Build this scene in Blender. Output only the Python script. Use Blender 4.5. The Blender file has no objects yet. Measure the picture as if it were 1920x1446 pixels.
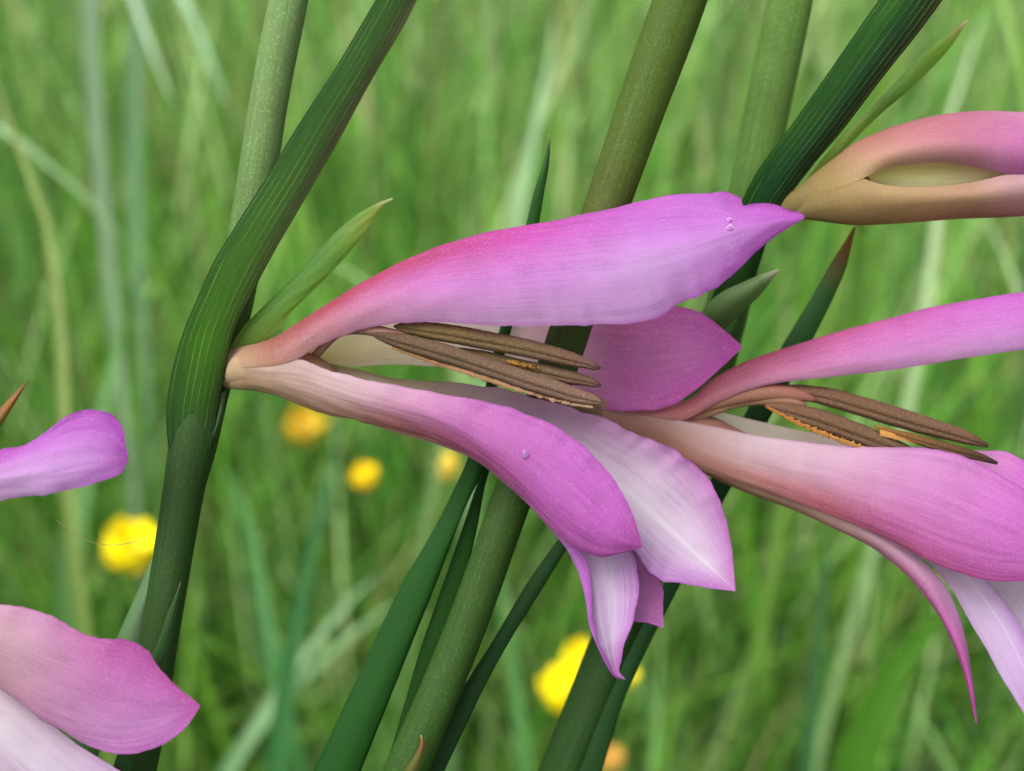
import bpy, math, random
import numpy as np
from mathutils import Vector

rng = np.random.default_rng(7)
random.seed(7)
sc = bpy.context.scene
R = math.radians

# ------------------------------------------------------------------ camera
PITCH = R(35.0); CAM_H = 0.65; FOCUS = 0.110; HFOV = R(40.0)
cam_d = bpy.data.cameras.new('camera'); cam = bpy.data.objects.new('camera', cam_d)
sc.collection.objects.link(cam); sc.camera = cam
cam.location = (0, 0, CAM_H); cam.rotation_euler = (math.pi/2 - PITCH, 0, 0)
cam_d.sensor_width = 36.0; cam_d.lens = 18.0/math.tan(HFOV/2)
cam_d.clip_start = 0.005; cam_d.clip_end = 400.0
cam_d.dof.use_dof = True; cam_d.dof.focus_distance = FOCUS + 0.001; cam_d.dof.aperture_fstop = 25.0
cam_d.dof.aperture_blades = 0

# ------------------------------------------------------------------ sky, sun, exposure
SUN_EL, SUN_AZ = R(62), R(-120)         # azimuth clockwise from +Y: high, behind the camera to the left
w = bpy.data.worlds.new('World'); sc.world = w; w.use_nodes = True
nt = w.node_tree; nt.nodes.clear()
sky = nt.nodes.new('ShaderNodeTexSky'); sky.sky_type = 'NISHITA'; sky.sun_disc = False
sky.sun_elevation = SUN_EL; sky.sun_rotation = SUN_AZ
sky.air_density = 1.0; sky.dust_density = 5.0; sky.ozone_density = 1.0
hs = nt.nodes.new('ShaderNodeHueSaturation'); hs.inputs['Saturation'].default_value = 0.10   # overcast, milky sky
bg = nt.nodes.new('ShaderNodeBackground'); bg.inputs['Strength'].default_value = 0.15
wo = nt.nodes.new('ShaderNodeOutputWorld')
nt.links.new(sky.outputs[0], hs.inputs['Color']); nt.links.new(hs.outputs[0], bg.inputs[0]); nt.links.new(bg.outputs[0], wo.inputs[0])
sun_d = bpy.data.lights.new('sun', 'SUN'); sun_d.energy = 1.1; sun_d.angle = R(40); sun_d.color = (1.0, 0.96, 0.90)
sun = bpy.data.objects.new('sun', sun_d); sc.collection.objects.link(sun)
sdir = Vector((math.sin(SUN_AZ)*math.cos(SUN_EL), math.cos(SUN_AZ)*math.cos(SUN_EL), math.sin(SUN_EL)))
sun.rotation_euler = sdir.to_track_quat('Z', 'Y').to_euler()
sc.view_settings.view_transform = 'Standard'; sc.view_settings.look = 'None'
sc.view_settings.exposure = 1.32; sc.view_settings.gamma = 1.0; sc.view_settings.use_curve_mapping = False
sc.render.engine = 'CYCLES'
sc.cycles.use_denoising = True
sc.cycles.max_bounces = 6; sc.cycles.transparent_max_bounces = 6; sc.cycles.caustics_reflective = False; sc.cycles.caustics_refractive = False

# ------------------------------------------------------------------ helpers
FPX = 960/math.tan(HFOV/2); UNIT = FOCUS/FPX
CAMP = np.array([0, 0, CAM_H]); RV = np.array([1., 0, 0])
FV = np.array([0, math.cos(PITCH), -math.sin(PITCH)]); UV = np.array([0, math.sin(PITCH), math.cos(PITCH)])
def W(p):                               # photo pixel + depth (in focus-plane pixels, + = away) -> world metres
    px, py, d = p; z = FOCUS + d*UNIT
    return CAMP + z*(FV + RV*(px-960)/FPX - UV*(py-723)/FPX)
def PX(q):
    v = np.asarray(q) - CAMP; z = v@FV
    return 960 + v@RV/z*FPX, 723 - v@UV/z*FPX, z
def D(metres): return (metres-FOCUS)/UNIT
def lin(c):
    c = np.asarray(c, float)/255.0
    return np.where(c <= 0.04045, c/12.92, ((c+0.055)/1.055)**2.4)
def spline(pts, n=None, ts=None):
    P = np.asarray(pts, float); k = len(P)
    s = np.concatenate([[0], np.cumsum(np.maximum(np.linalg.norm(np.diff(P, axis=0), axis=1), 1e-9))]); s /= s[-1]
    if ts is None: ts = np.linspace(0, 1, n)
    if k == 2: return P[0] + (P[1]-P[0])*np.asarray(ts)[:, None]
    m = np.zeros_like(P)
    dd = np.diff(P, axis=0)/np.diff(s)[:, None]
    m[0] = dd[0]; m[-1] = dd[-1]
    for i in range(1, k-1):
        a, b = s[i]-s[i-1], s[i+1]-s[i]; m[i] = (b*dd[i-1]+a*dd[i])/(a+b)
    i = np.clip(np.searchsorted(s, ts, 'right')-1, 0, k-2)
    h = (s[i+1]-s[i]); t = ((np.asarray(ts)-s[i])/h)[:, None]; h = h[:, None]
    return (2*t**3-3*t**2+1)*P[i] + (t**3-2*t**2+t)*h*m[i] + (-2*t**3+3*t**2)*P[i+1] + (t**3-t**2)*h*m[i+1]
def warp(P, nw, n, frac=0.72):           # most of the samples on the part in view, the rest on the way to the ground
    P = np.asarray(P)[:, :3]
    s = np.concatenate([[0], np.cumsum(np.linalg.norm(np.diff(P, axis=0), axis=1))]); s /= s[-1]
    sv = s[len(P)-1-nw]; u = np.linspace(0, 1, n)
    return np.where(u < frac, u/frac*sv, sv+(u-frac)/(1-frac)*(1-sv))
def smooth_noise(x, y, seed, f=1.0):
    r = np.random.default_rng(seed); out = 0
    for _ in range(5):
        a, b, p = r.normal(0, 2.4*f), r.normal(0, 2.4*f), r.uniform(0, 6.28)
        out = out + np.sin(a*x*2+b*y*2+p)
    return out/5
def colgrid(colors, u, v):              # colors: [(t,[c across...])...] in sRGB 0-255, bilinear
    ts = [c[0] for c in colors]
    rows = []
    for t, cs in colors:
        cs = lin(cs); k = len(cs)
        x = np.linspace(0, 1, k) if k > 1 else [0]
        rows.append(np.stack([np.interp(v, x, cs[:, j]) for j in range(3)], -1))
    rows = np.array(rows)                                     # T x nv x 3
    out = np.zeros((len(u), len(v), 3))
    for a in range(len(v)):
        for j in range(3): out[:, a, j] = np.interp(u, ts, rows[:, a, j])
    return out
def link(me, name, mat, parent=None, origin=None):
    ob = bpy.data.objects.new(name, me); sc.collection.objects.link(ob)
    if mat: me.materials.append(mat)
    if parent is not None: ob.parent = parent
    elif origin is not None: ob.location = origin
    return ob
def base_of(parent):
    o = np.zeros(3)
    while parent is not None:
        o = o + np.array(parent.location); parent = parent.parent
    return o
def grid_mesh(name, G, col, mat, parent=None, thick=0.0, closed=False, origin=None):
    nu, nv = G.shape[:2]
    off = base_of(parent) if parent is not None else (np.array(origin) if origin is not None else np.zeros(3))
    me = bpy.data.meshes.new(name)
    idx = np.arange(nu*nv).reshape(nu, nv)
    if closed: idx = np.concatenate([idx, idx[:, :1]], 1)
    F = np.stack([idx[:-1, :-1], idx[1:, :-1], idx[1:, 1:], idx[:-1, 1:]], -1).reshape(-1, 4)
    me.from_pydata((G.reshape(-1, 3)-off).tolist(), [], F.tolist())
    me.polygons.foreach_set('use_smooth', [True]*len(me.polygons))
    ca = me.color_attributes.new('pigment_and_light', 'FLOAT_COLOR', 'POINT')
    ca.data.foreach_set('color', np.concatenate([col.reshape(-1, 3), np.ones((nu*nv, 1))], 1).ravel())
    uvl = me.uv_layers.new(name='UVMap')
    nvv = idx.shape[1]
    uu, vv = np.meshgrid(np.linspace(0, 1, nu), np.linspace(0, 1, nvv), indexing='ij')
    q = np.stack([uu, vv], -1)
    L = np.stack([q[:-1, :-1], q[1:, :-1], q[1:, 1:], q[:-1, 1:]], 2).reshape(-1)
    uvl.data.foreach_set('uv', L)
    ob = link(me, name, mat, parent, origin)
    if thick > 0:
        m = ob.modifiers.new('thickness', 'SOLIDIFY'); m.thickness = thick; m.offset = 0.0
    return ob
GR = {}
def sheet(name, rails, colors, mat, parent=None, nu=70, nv=22, ripple=1.2, rag=1.0, seed=None, thick=0.0, key=None, world=False, freq=2.0, origin=None, flat=1.0, pleat=0.0, ruffle=0.0):
    """a curved leaf or petal through rails (edge .. edge); each rail runs from base to tip"""
    seed = seed if seed is not None else int(abs(rails[0][0][0])*7919+abs(rails[-1][-1][1])*104729) % 9999
    rw = [np.array([W(p) if len(p) == 3 and not world else p for p in r]) for r in rails]
    rs = [spline(r, ts=warp(r, 3, nu)) if world else spline(r, nu) for r in rw]
    A = np.stack(rs, 1)                                       # nu x k x 3
    if flat != 1.0:
        zz = (A-CAMP)@FV; kk = np.linspace(0, 1, A.shape[1])[None]
        zc = zz[:, :1]*(1-kk)+zz[:, -1:]*kk
        A = CAMP+(A-CAMP)*((zc+flat*(zz-zc))/zz)[..., None]
    v = np.linspace(0, 1, nv); u = np.linspace(0, 1, nu)
    k = A.shape[1]
    G = np.zeros((nu, nv, 3))
    xk = np.linspace(0, 1, k)
    for i in range(nu):
        if k == 2: G[i] = A[i, 0] + (A[i, 1]-A[i, 0])*v[:, None]
        else:      # uniform catmull-rom across
            P = A[i]; m = np.gradient(P, xk, axis=0, edge_order=2)
            j = np.clip((v*(k-1)).astype(int), 0, k-2); h = 1/(k-1); t = ((v-xk[j])/h)[:, None]
            G[i] = (2*t**3-3*t**2+1)*P[j]+(t**3-2*t**2+t)*h*m[j]+(-2*t**3+3*t**2)*P[j+1]+(t**3-t**2)*h*m[j+1]
    du = np.gradient(G, axis=0); dv = np.gradient(G, axis=1)
    N = np.cross(du, dv); N /= np.maximum(np.linalg.norm(N, axis=2, keepdims=True), 1e-12)
    U2, V2 = np.meshgrid(u, v, indexing='ij')
    env = np.minimum(1, np.minimum(U2, 1-U2)*8)*np.clip(0.15+U2*3, 0, 1)
    wid = np.linalg.norm(G[:, -1]-G[:, 0], axis=1); wid = (wid/wid.max())[:, None]
    G = G + N*(ripple*UNIT*env*(smooth_noise(U2*freq*2, V2*freq, seed, 1.3)+0.5*wid**1.5*smooth_noise(U2*2, V2*freq*5, seed+1, 2.0)))[..., None]
    wid = np.linalg.norm(G[:, -1]-G[:, 0], axis=1); wid = (wid/wid.max())[:, None]
    if ruffle: G = G + N*(ruffle*UNIT*env*wid*np.abs(2*V2-1)**2.2*(smooth_noise(U2*6, np.sign(V2-.5)*1.7, seed+11, 1.6)+0.4*smooth_noise(U2*15, np.sign(V2-.5)*1.3, seed+12, 1.6)))[..., None]
    if pleat: G = G + N*(pleat*UNIT*env*wid**2*np.sin(V2*44+3*smooth_noise(U2, V2*3, seed+7))*(0.5+0.5*smooth_noise(U2*3, V2*4, seed+8)))[..., None]
    if rag > 0:
        dvn = dv/np.maximum(np.linalg.norm(dv, axis=2, keepdims=True), 1e-12)
        e = np.clip(np.abs(V2-0.5)*2-0.75, 0, 1)*4*np.sign(V2-0.5)
        jag = smooth_noise(U2*17, V2*0+0.3+np.sign(V2-.5), seed+2, 1.5)+0.6*smooth_noise(U2*45, V2*0+np.sign(V2-.5), seed+3, 1.5)
        G = G + dvn*(rag*UNIT*env*(0.25+0.75*wid)*e*jag)[..., None]
    if key: GR[key] = (G, N)
    return grid_mesh(name, G, colgrid(colors, np.minimum(u/0.72, 1) if world else u, v), mat, parent, thick, origin=origin)
def tube(name, pts, colors, mat, parent=None, sides=20, n=50, seed=1, lump=0.0, world=None, groove=0.0, cap=True, origin=None):
    """pts: (px,py,d,r) with r in pixels as seen; world: (x,y,z,r) points appended in metres"""
    q = []
    for p in pts:
        z = FOCUS+p[2]*UNIT; q.append(np.append(W(p[:3]), p[3]*z/FPX))
    for p in (world or []): q.append(np.array(p, float))
    S = spline(q, ts=warp(q, len(world), n)) if (world and pts) else spline(q, n); C = S[:, :3]; r = np.maximum(S[:, 3], 1e-6)
    T = np.gradient(C, axis=0); T /= np.linalg.norm(T, axis=1, keepdims=True)
    a = np.cross(T, FV); a /= np.linalg.norm(a, axis=1, keepdims=True)
    b = np.cross(T, a)
    th = np.linspace(0, 2*math.pi, sides, endpoint=False)
    rr = np.ones((n, sides))
    if groove:
        for g in (1.95, 5.0): rr -= groove*np.exp(-((((th-g+math.pi) % (2*math.pi))-math.pi)/0.2)**2)[None]
    if lump:
        UU, TT = np.meshgrid(np.linspace(0, 1, n), th, indexing='ij')
        rr = rr*(1+lump*smooth_noise(UU*9, np.cos(TT), seed, 1.2))
    G = C[:, None] + (r[:, None]*rr)[..., None]*(np.cos(th)[None, :, None]*a[:, None]+np.sin(th)[None, :, None]*b[:, None])
    if cap:
        G = np.concatenate([np.repeat(C[:1, None], sides, 1), G, np.repeat(C[-1:, None], sides, 1)], 0)
    u = np.linspace(0, 1, G.shape[0])
    if world and pts: u = np.minimum(u/0.72, 1)
    return grid_mesh(name, G, colgrid(colors, u, np.linspace(0, 1, sides)), mat, parent, closed=True, origin=origin)
def thing(name, label, cat, loc, group=None):
    o = bpy.data.objects.new(name, None); sc.collection.objects.link(o); o.location = loc
    o.empty_display_size = 0.02
    o['label'] = label; o['category'] = cat
    if group: o['group'] = group
    return o
def tag(o, label, cat, group=None):
    o['label'] = label; o['category'] = cat
    if group: o['group'] = group
    return o

# ------------------------------------------------------------------ materials
class NT:
    def __init__(s, name):
        s.m = bpy.data.materials.new(name); s.m.use_nodes = True; s.t = s.m.node_tree; s.t.nodes.clear()
    def n(s, kind, **kw):
        x = s.t.nodes.new(kind)
        for k, v in kw.items():
            if k.startswith('i_'): x.inputs[k[2:].replace('_', ' ')].default_value = v
            else: setattr(x, k, v)
        return x
    def l(s, a, b): s.t.links.new(a, b)
    def math(s, op, a, b=None, c=None):
        x = s.n('ShaderNodeMath', operation=op)
        for i, q in enumerate((a, b, c)):
            if q is None: continue
            if hasattr(q, 'links'): s.l(q, x.inputs[i])
            else: x.inputs[i].default_value = q
        return x.outputs[0]
    def mix(s, f, a, b, blend='MIX'):
        x = s.n('ShaderNodeMix', data_type='RGBA', blend_type=blend)
        for q, i in ((f, 0), (a, 6), (b, 7)):
            if hasattr(q, 'links'): s.l(q, x.inputs[i])
            else: x.inputs[i].default_value = q if i == 0 else (*q, 1)
        return x.outputs[2]
    def ramp(s, f, a, b):
        x = s.n('ShaderNodeMapRange'); s.l(f, x.inputs[0]); x.inputs[1].default_value = a; x.inputs[2].default_value = b
        return x.outputs[0]
    def noise(s, vec, scale, detail=3, rough=0.55):
        x = s.n('ShaderNodeTexNoise'); s.l(vec, x.inputs['Vector']); x.inputs['Scale'].default_value = scale
        x.inputs['Detail'].default_value = detail; x.inputs['Roughness'].default_value = rough
        return x.outputs[0]
    def mapv(s, vec, sc_):
        x = s.n('ShaderNodeMapping'); s.l(vec, x.inputs[0]); x.inputs['Scale'].default_value = sc_
        return x.outputs[0]
def organic(name, rough=0.5, spec=0.4, transl=0.25, vein=(2.0, 55.0), vein_amt=0.18, speck=0.25, speck_scale=5200, bump=0.25, lines=0, line_col=None, gain=1.0, sheen=0.0, line_amt=0.5, bumpd=0.00006, mott=0.15, edge=0.0, petal=False, midrib=0.0):
    N = NT(name)
    at = N.n('ShaderNodeAttribute', attribute_name='pigment_and_light').outputs['Color']
    uv = N.n('ShaderNodeTexCoord').outputs['UV']; geo = N.n('ShaderNodeNewGeometry').outputs['Position']
    v1 = N.noise(N.mapv(uv, (vein[0], vein[1], 1)), 1.0, 4, 0.6)
    if petal:      # veins of two widths, interrupted along the petal
        v2 = N.noise(N.mapv(uv, (1.2, vein[1]*0.33, 1)), 1.0, 2, 0.5)
        v1 = N.math('ADD', N.math('MULTIPLY', v1, 0.6), N.math('MULTIPLY', v2, 0.4))
        pt = N.ramp(N.noise(geo, 420, 2), 0.3, 0.65)
        su = N.n('ShaderNodeSeparateXYZ'); N.l(uv, su.inputs[0]); claw = N.ramp(su.outputs[0], 0.04, 0.45)
        vfac = N.math('MULTIPLY', N.math('MULTIPLY', N.ramp(v1, 0.42, 0.62), pt), N.math('ADD', 0.25, N.math('MULTIPLY', claw, 0.75)))
    else: vfac = N.ramp(v1, 0.35, 0.7)
    dark = N.mix(1.0, at, (0.62, 0.55, 0.62), 'MULTIPLY')
    col = N.mix(N.math('MULTIPLY', vfac, vein_amt*2), at, dark)
    mo = N.ramp(N.noise(geo, 260, 3), 0.35, 0.68)
    col = N.mix(N.math('MULTIPLY', mo, mott), col, N.mix(1.0, col, (1.35, 1.35, 1.35), 'MULTIPLY'))
    sp = N.noise(geo, speck_scale, 2, 0.7)
    spf = N.ramp(sp, 0.53, 0.66)
    light = N.mix(0.45, col, (0.95, 0.86, 0.92)) if petal else N.mix(1.0, col, (2.3, 2.2, 2.0), 'MULTIPLY')  # on petals the pale flecks paint sparkle into the colour
    col = N.mix(N.math('MULTIPLY', spf, speck), col, light)
    if petal:
        stk = N.ramp(N.noise(N.mapv(uv, (20, 190, 1)), 1.0, 3, 0.6), 0.5, 0.7)
        col = N.mix(N.math('MULTIPLY', stk, 0.22), col, light)  # fine streaks of sparkle, painted in as well
    if midrib:
        sm = N.n('ShaderNodeSeparateXYZ'); N.l(uv, sm.inputs[0])
        dm = N.math('ABSOLUTE', N.math('SUBTRACT', sm.outputs[1], 0.5))
        mf = N.math('MULTIPLY', N.math('SUBTRACT', 1.0, N.ramp(dm, 0.0, 0.04)), N.ramp(sm.outputs[0], 0.45, 0.7))
        col = N.mix(N.math('MULTIPLY', mf, midrib), col, N.mix(0.75, col, (0.97, 0.93, 0.97)))
    if edge:
        se = N.n('ShaderNodeSeparateXYZ'); N.l(uv, se.inputs[0])
        ev = N.math('MINIMUM', se.outputs[1], N.math('SUBTRACT', 1.0, se.outputs[1]))
        ef = N.math('SUBTRACT', 1.0, N.ramp(ev, 0.0, 0.03))
        col = N.mix(N.math('MULTIPLY', ef, edge), col, N.mix(1.0, col, (0.72, 0.36, 0.78), 'MULTIPLY'))
    hgt = N.math('ADD', N.math('MULTIPLY', v1, N.math('ADD', 0.12, N.math('MULTIPLY', claw, 0.88)) if petal else 1.0), N.math('MULTIPLY', sp, 0.6))
    if lines:
        s = N.n('ShaderNodeSeparateXYZ'); N.l(uv, s.inputs[0])
        wob = N.math('MULTIPLY', N.math('SUBTRACT', N.noise(N.mapv(uv, (3, 0.6, 1)), 1.0, 1), 0.5), 0.012)
        f = N.math('FRACT', N.math('MULTIPLY', N.math('ADD', s.outputs[1], wob), lines))
        f = N.math('ABSOLUTE', N.math('SUBTRACT', f, 0.5))
        ln = N.math('SUBTRACT', 1.0, N.ramp(f, 0.0, 0.055))
        brk = N.ramp(N.noise(N.mapv(uv, (9, lines*0.9, 1)), 1.0, 3), 0.36, 0.62)
        lf = N.math('MULTIPLY', N.math('MULTIPLY', ln, brk), line_amt)
        col = N.mix(lf, col, line_col)
        hgt = N.math('ADD', hgt, N.math('MULTIPLY', ln, 0.9))
    if gain != 1.0: col = N.mix(1.0, col, (gain,)*3, 'MULTIPLY')
    b = N.n('ShaderNodeBump'); b.inputs['Strength'].default_value = bump; b.inputs['Distance'].default_value = bumpd; N.l(hgt, b.inputs['Height'])
    p = N.n('ShaderNodeBsdfPrincipled'); N.l(col, p.inputs['Base Color']); p.inputs['Roughness'].default_value = rough
    p.inputs['Specular IOR Level'].default_value = spec; N.l(b.outputs[0], p.inputs['Normal'])
    if sheen:
        p.inputs['Sheen Weight'].default_value = sheen; p.inputs['Sheen Roughness'].default_value = 0.4
    out = N.n('ShaderNodeOutputMaterial')
    if transl:
        t = N.n('ShaderNodeBsdfTranslucent'); N.l(col, t.inputs[0])
        mx = N.n('ShaderNodeMixShader'); mx.inputs[0].default_value = transl
        N.l(p.outputs[0], mx.inputs[1]); N.l(t.outputs[0], mx.inputs[2]); N.l(mx.outputs[0], out.inputs[0])
    else: N.l(p.outputs[0], out.inputs[0])
    return N.m
M_petal = organic('petal', 0.6, 0.16, 0.45, (2.0, 60.0), 0.34, 0.26, 6500, 0.36, gain=0.61, edge=0.5, petal=True)
M_petal_in = organic('petal_inside', 0.6, 0.16, 0.45, (2.0, 60.0), 0.34, 0.26, 6500, 0.36, gain=0.61, edge=0.55, petal=True, midrib=0.4)
M_petal_brightened = organic('petal_brightened', 0.6, 0.16, 0.5, (2.0, 60.0), 0.34, 0.26, 6500, 0.36, gain=0.92, edge=0.5, petal=True)  # petal copy with its colour brightened for petals lying in shade
M_tube = organic('flower_tube', 0.6, 0.16, 0.40, (2.0, 40.0), 0.22, 0.22, 6500, 0.36, gain=0.61, petal=True)
M_bract = organic('bract', 0.5, 0.08, 0.2, (2.0, 70.0), 0.3, 0.14, 4500, 0.6, bumpd=0.00012, lines=9, line_col=tuple(lin((176, 214, 110))), line_amt=0.9, gain=0.5)
M_inner = organic('inner_bract', 0.45, 0.25, 0.4, (2.0, 40.0), 0.25, 0.12, 4500, 0.35, lines=6, line_col=tuple(lin((150, 180, 80))), line_amt=0.4, gain=0.55)
M_leaf = organic('leaf', 0.5, 0.08, 0.2, (2.0, 60.0), 0.3, 0.08, 4500, 0.5, gain=0.52, lines=14, line_col=tuple(lin((110, 160, 80))), line_amt=0.3)
M_stem = organic('stem', 0.6, 0.1, 0.0, (10.0, 40.0), 0.3, 0.4, 4800, 0.5, mott=0.45, gain=0.44)
M_anther = organic('anther', 0.8, 0.2, 0.0, (70.0, 22.0), 0.4, 0.6, 8000, 0.7, bumpd=0.00012, mott=0.25, gain=0.37)
M_pollen = organic('pollen', 0.8, 0.2, 0.2, (30, 10), 0.3, 0.4, 9000, 1.0, gain=0.7)
M_blade = organic('grass_leaf', 0.36, 0.32, 0.28, (2.0, 18.0), 0.2, 0.0, 3000, 0.1)
M_yellow = organic('yellow_petal', 0.35, 0.5, 0.25, (2.0, 20.0), 0.08, 0.0, 3000, 0.1, mott=0.05)
N = NT('dew'); p = N.n('ShaderNodeBsdfPrincipled'); p.inputs['Base Color'].default_value = (0.36, 0.13, 0.38, 1)
p.inputs['Roughness'].default_value = 0.02; p.inputs['IOR'].default_value = 1.33; p.inputs['Transmission Weight'].default_value = 0.55
o = N.n('ShaderNodeOutputMaterial'); N.l(p.outputs[0], o.inputs[0]); M_dew = N.m
N = NT('soil'); g = N.n('ShaderNodeNewGeometry').outputs['Position']
c = N.mix(N.ramp(N.noise(g, 14, 6), 0.35, 0.65), (0.028, 0.050, 0.014), (0.06, 0.075, 0.025))  # soil greened and brightened to bounce light up to the flowers
p = N.n('ShaderNodeBsdfPrincipled'); N.l(c, p.inputs['Base Color']); p.inputs['Roughness'].default_value = 0.95
b = N.n('ShaderNodeBump'); b.inputs['Distance'].default_value = 0.02; N.l(N.noise(g, 60, 5), b.inputs['Height']); N.l(b.outputs[0], p.inputs['Normal'])
o = N.n('ShaderNodeOutputMaterial'); N.l(p.outputs[0], o.inputs[0]); M_soil = N.m

# ------------------------------------------------------------------ ground and the mass of meadow grass
n = 60; xs = np.concatenate([np.linspace(-60, -4, 8), np.linspace(-3.5, 3.5, n), np.linspace(4, 60, 8)])
ys = np.concatenate([np.linspace(-60, -4, 8), np.linspace(-3.5, 6, n), np.linspace(8, 60, 8)])
X, Y = np.meshgrid(xs, ys, indexing='ij')
Z = 0.012*np.sin(X*5+1)*np.cos(Y*4.3)+0.006*np.sin(X*17)*np.sin(Y*13+2)-0.012
gr = grid_mesh('ground', np.stack([X, Y, Z], -1), np.zeros((*X.shape, 3))+0.03, M_soil); gr['kind'] = 'structure'

def grass_mass():
    r = np.random.default_rng(21)
    V, F, C, UVs = [], [], [], []
    pal = lin([(112, 160, 54), (92, 148, 48), (76, 134, 42), (96, 154, 72), (134, 176, 80), (60, 114, 36), (172, 200, 134), (170, 166, 112)])
    pw = np.array([.2, .18, .16, .12, .12, .1, .08, .04]); pw /= pw.sum()
    ns = 8; base = 0
    zones = [(0.20, 0.6, 9500), (0.6, 1.1, 9000), (1.1, 2.4, 8000)]
    spots = []
    for y0, y1, cnt in zones:
        y = np.sqrt(r.uniform(y0**2, y1**2, cnt)); x = r.uniform(-1, 1, cnt)*(0.46*y+0.22); spots.append((x, y, cnt, False))
    # the meadow goes on below, beside and behind the camera
    cnt = 5200; spots.append((r.uniform(-1.1, 1.1, cnt), r.uniform(-1.1, 0.5, cnt), cnt, True))
    for x, y, cnt, around in spots:
        for i in range(cnt):
            h = r.uniform(0.15, 0.40)*(1 if y[i] > 0.45 else 0.8)*(0.8 if around else 1)
            wd = r.uniform(0.0016, 0.0058)*(2.0 if around else 1); az = r.uniform(0, 6.283); ln = abs(r.normal(0, 0.7)); bend = r.uniform(0, 1.1)*r.random()
            t = np.linspace(0, 1, ns); ang = ln+bend*t**1.5
            ds = h/(ns-1); rad = np.concatenate([[0], np.cumsum(np.sin(ang[:-1])*ds)]); zz = np.concatenate([[0], np.cumsum(np.cos(ang[:-1])*ds)])
            cx = x[i]+np.cos(az)*rad; cy = y[i]+np.sin(az)*rad
            P = np.stack([cx, cy, zz], -1)
            dep = (P-CAMP)@FV
            if around:
                sx = np.abs((P-CAMP)@RV/np.maximum(dep, 1e-3)); sy = np.abs((P-CAMP)@UV/np.maximum(dep, 1e-3))
                if ((dep > 0) & (sx < 0.42) & (sy < 0.34)).any(): continue
            elif dep.min() < 0.34: continue
            face = az+1.5708+r.normal(0, 0.5)
            s = np.stack([np.cos(face)*np.ones(ns), np.sin(face)*np.ones(ns), 0.15*np.ones(ns)], -1)
            ww = (wd/2*(1-t**2.2)*np.minimum(1, 0.55+t*2))[:, None]
            nrm = np.stack([np.cos(az)*np.ones(ns), np.sin(az)*np.ones(ns), np.zeros(ns)], -1)
            V.append(np.stack([P-s*ww, P+nrm*ww*0.35, P+s*ww], 1).reshape(-1, 3))
            far = min(1, max(0, (y[i]-0.5)/0.7)); c = pal[r.choice(len(pal), p=pw)] if r.random() > 0.22*far else pal[r.choice([4, 6, 6, 7])]  # more pale blades far off, painting in the hazy bright distance
            c = c*r.uniform(0.3, 1.35)
            C.append(np.repeat((c[None]*(0.92+0.16*t[:, None])), 3, 0))
            idx = base+np.arange(ns*3).reshape(ns, 3); base += ns*3
            F.append(np.stack([idx[:-1, :-1], idx[1:, :-1], idx[1:, 1:], idx[:-1, 1:]], -1).reshape(-1, 4))
    V = np.concatenate(V); F = np.concatenate(F); C = np.concatenate(C)
    me = bpy.data.meshes.new('meadow_grass')
    me.vertices.add(len(V)); me.vertices.foreach_set('co', V.ravel())
    me.loops.add(F.size); me.loops.foreach_set('vertex_index', F.ravel())
    me.polygons.add(len(F)); me.polygons.foreach_set('loop_start', np.arange(0, F.size, 4)); me.polygons.foreach_set('use_smooth', [True]*len(F))
    me.update(calc_edges=True)
    ca = me.color_attributes.new('pigment_and_light', 'FLOAT_COLOR', 'POINT')
    ca.data.foreach_set('color', np.concatenate([C, np.ones((len(C), 1))], 1).ravel())
    me.uv_layers.new(name='UVMap')
    ob = link(me, 'meadow_grass', M_blade); ob['kind'] = 'stuff'
    ob['label'] = 'soft green meadow grass filling the background'; ob['category'] = 'grass'
grass_mass()

# ------------------------------------------------------------------ blurred single blades of the background
def blade(label, pts, wpx, dist, c0, c1, group=None, tip=True, mat=None, fold=0.25, taper=0.25, foot=0.65):
    """pts run from tip downwards in the photo; the blade then goes on to the ground"""
    d = D(dist) if not isinstance(dist, (list, tuple)) else None
    pp = [W((p[0], p[1], d if d is not None else D(dist[i]))) for i, p in enumerate(pts)]
    last = pp[-1]; dirv = pp[-1]-pp[-2]; dirv /= np.linalg.norm(dirv)
    z = last[2]
    gx = last[0]+dirv[0]*z*0.35; gy = last[1]+max(dirv[1], -0.3)*z*0.25
    k = np.array([gx, gy, -0.01])
    mid = last*0.5+k*0.5+np.array([dirv[0]*z*0.12, 0, 0])
    C = spline(np.array(pp+[mid, k]), 34)
    T = np.gradient(C, axis=0); T /= np.linalg.norm(T, axis=1, keepdims=True)
    S = np.cross(T, (C-CAMP)/np.linalg.norm(C-CAMP, axis=1, keepdims=True)); S /= np.linalg.norm(S, axis=1, keepdims=True)
    Nn = np.cross(S, T)
    zz = np.linalg.norm(pp[0]-CAMP)
    t = np.linspace(0, 1, 34)
    ww = (0.74*wpx/FPX*zz/2*(np.minimum(1, (t+0.004)/taper)**0.7 if tip else np.ones(34))*(1-(1-foot)*np.clip(t*1.6-0.3, 0, 1)))[:, None]
    G = np.stack([C-S*ww, C-S*ww*0.5+Nn*ww*fold*.6, C+Nn*ww*fold, C+S*ww*0.5+Nn*ww*fold*.6, C+S*ww], 1)
    org = (float(k[0]), float(k[1]), 0.0)
    c0, c1 = [tuple(0.9*q for q in c) for c in (c0, c1)]
    o = grid_mesh('grass_blade', G, colgrid([(0, [c0]), (0.45, [c1]), (1, [c1])], t, np.linspace(0, 1, 5)), mat or M_blade, thick=0.0, origin=org)
    return tag(o, label, 'grass blade', group)
GB = 'out of focus grass blades'
blade('yellowish green drooping grass blade bent over at its top', [(-25, 110), (15, 220), (55, 335), (95, 450), (108, 560), (116, 680), (120, 800)], 42, 0.28, (140, 156, 84), (112, 156, 70))
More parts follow.
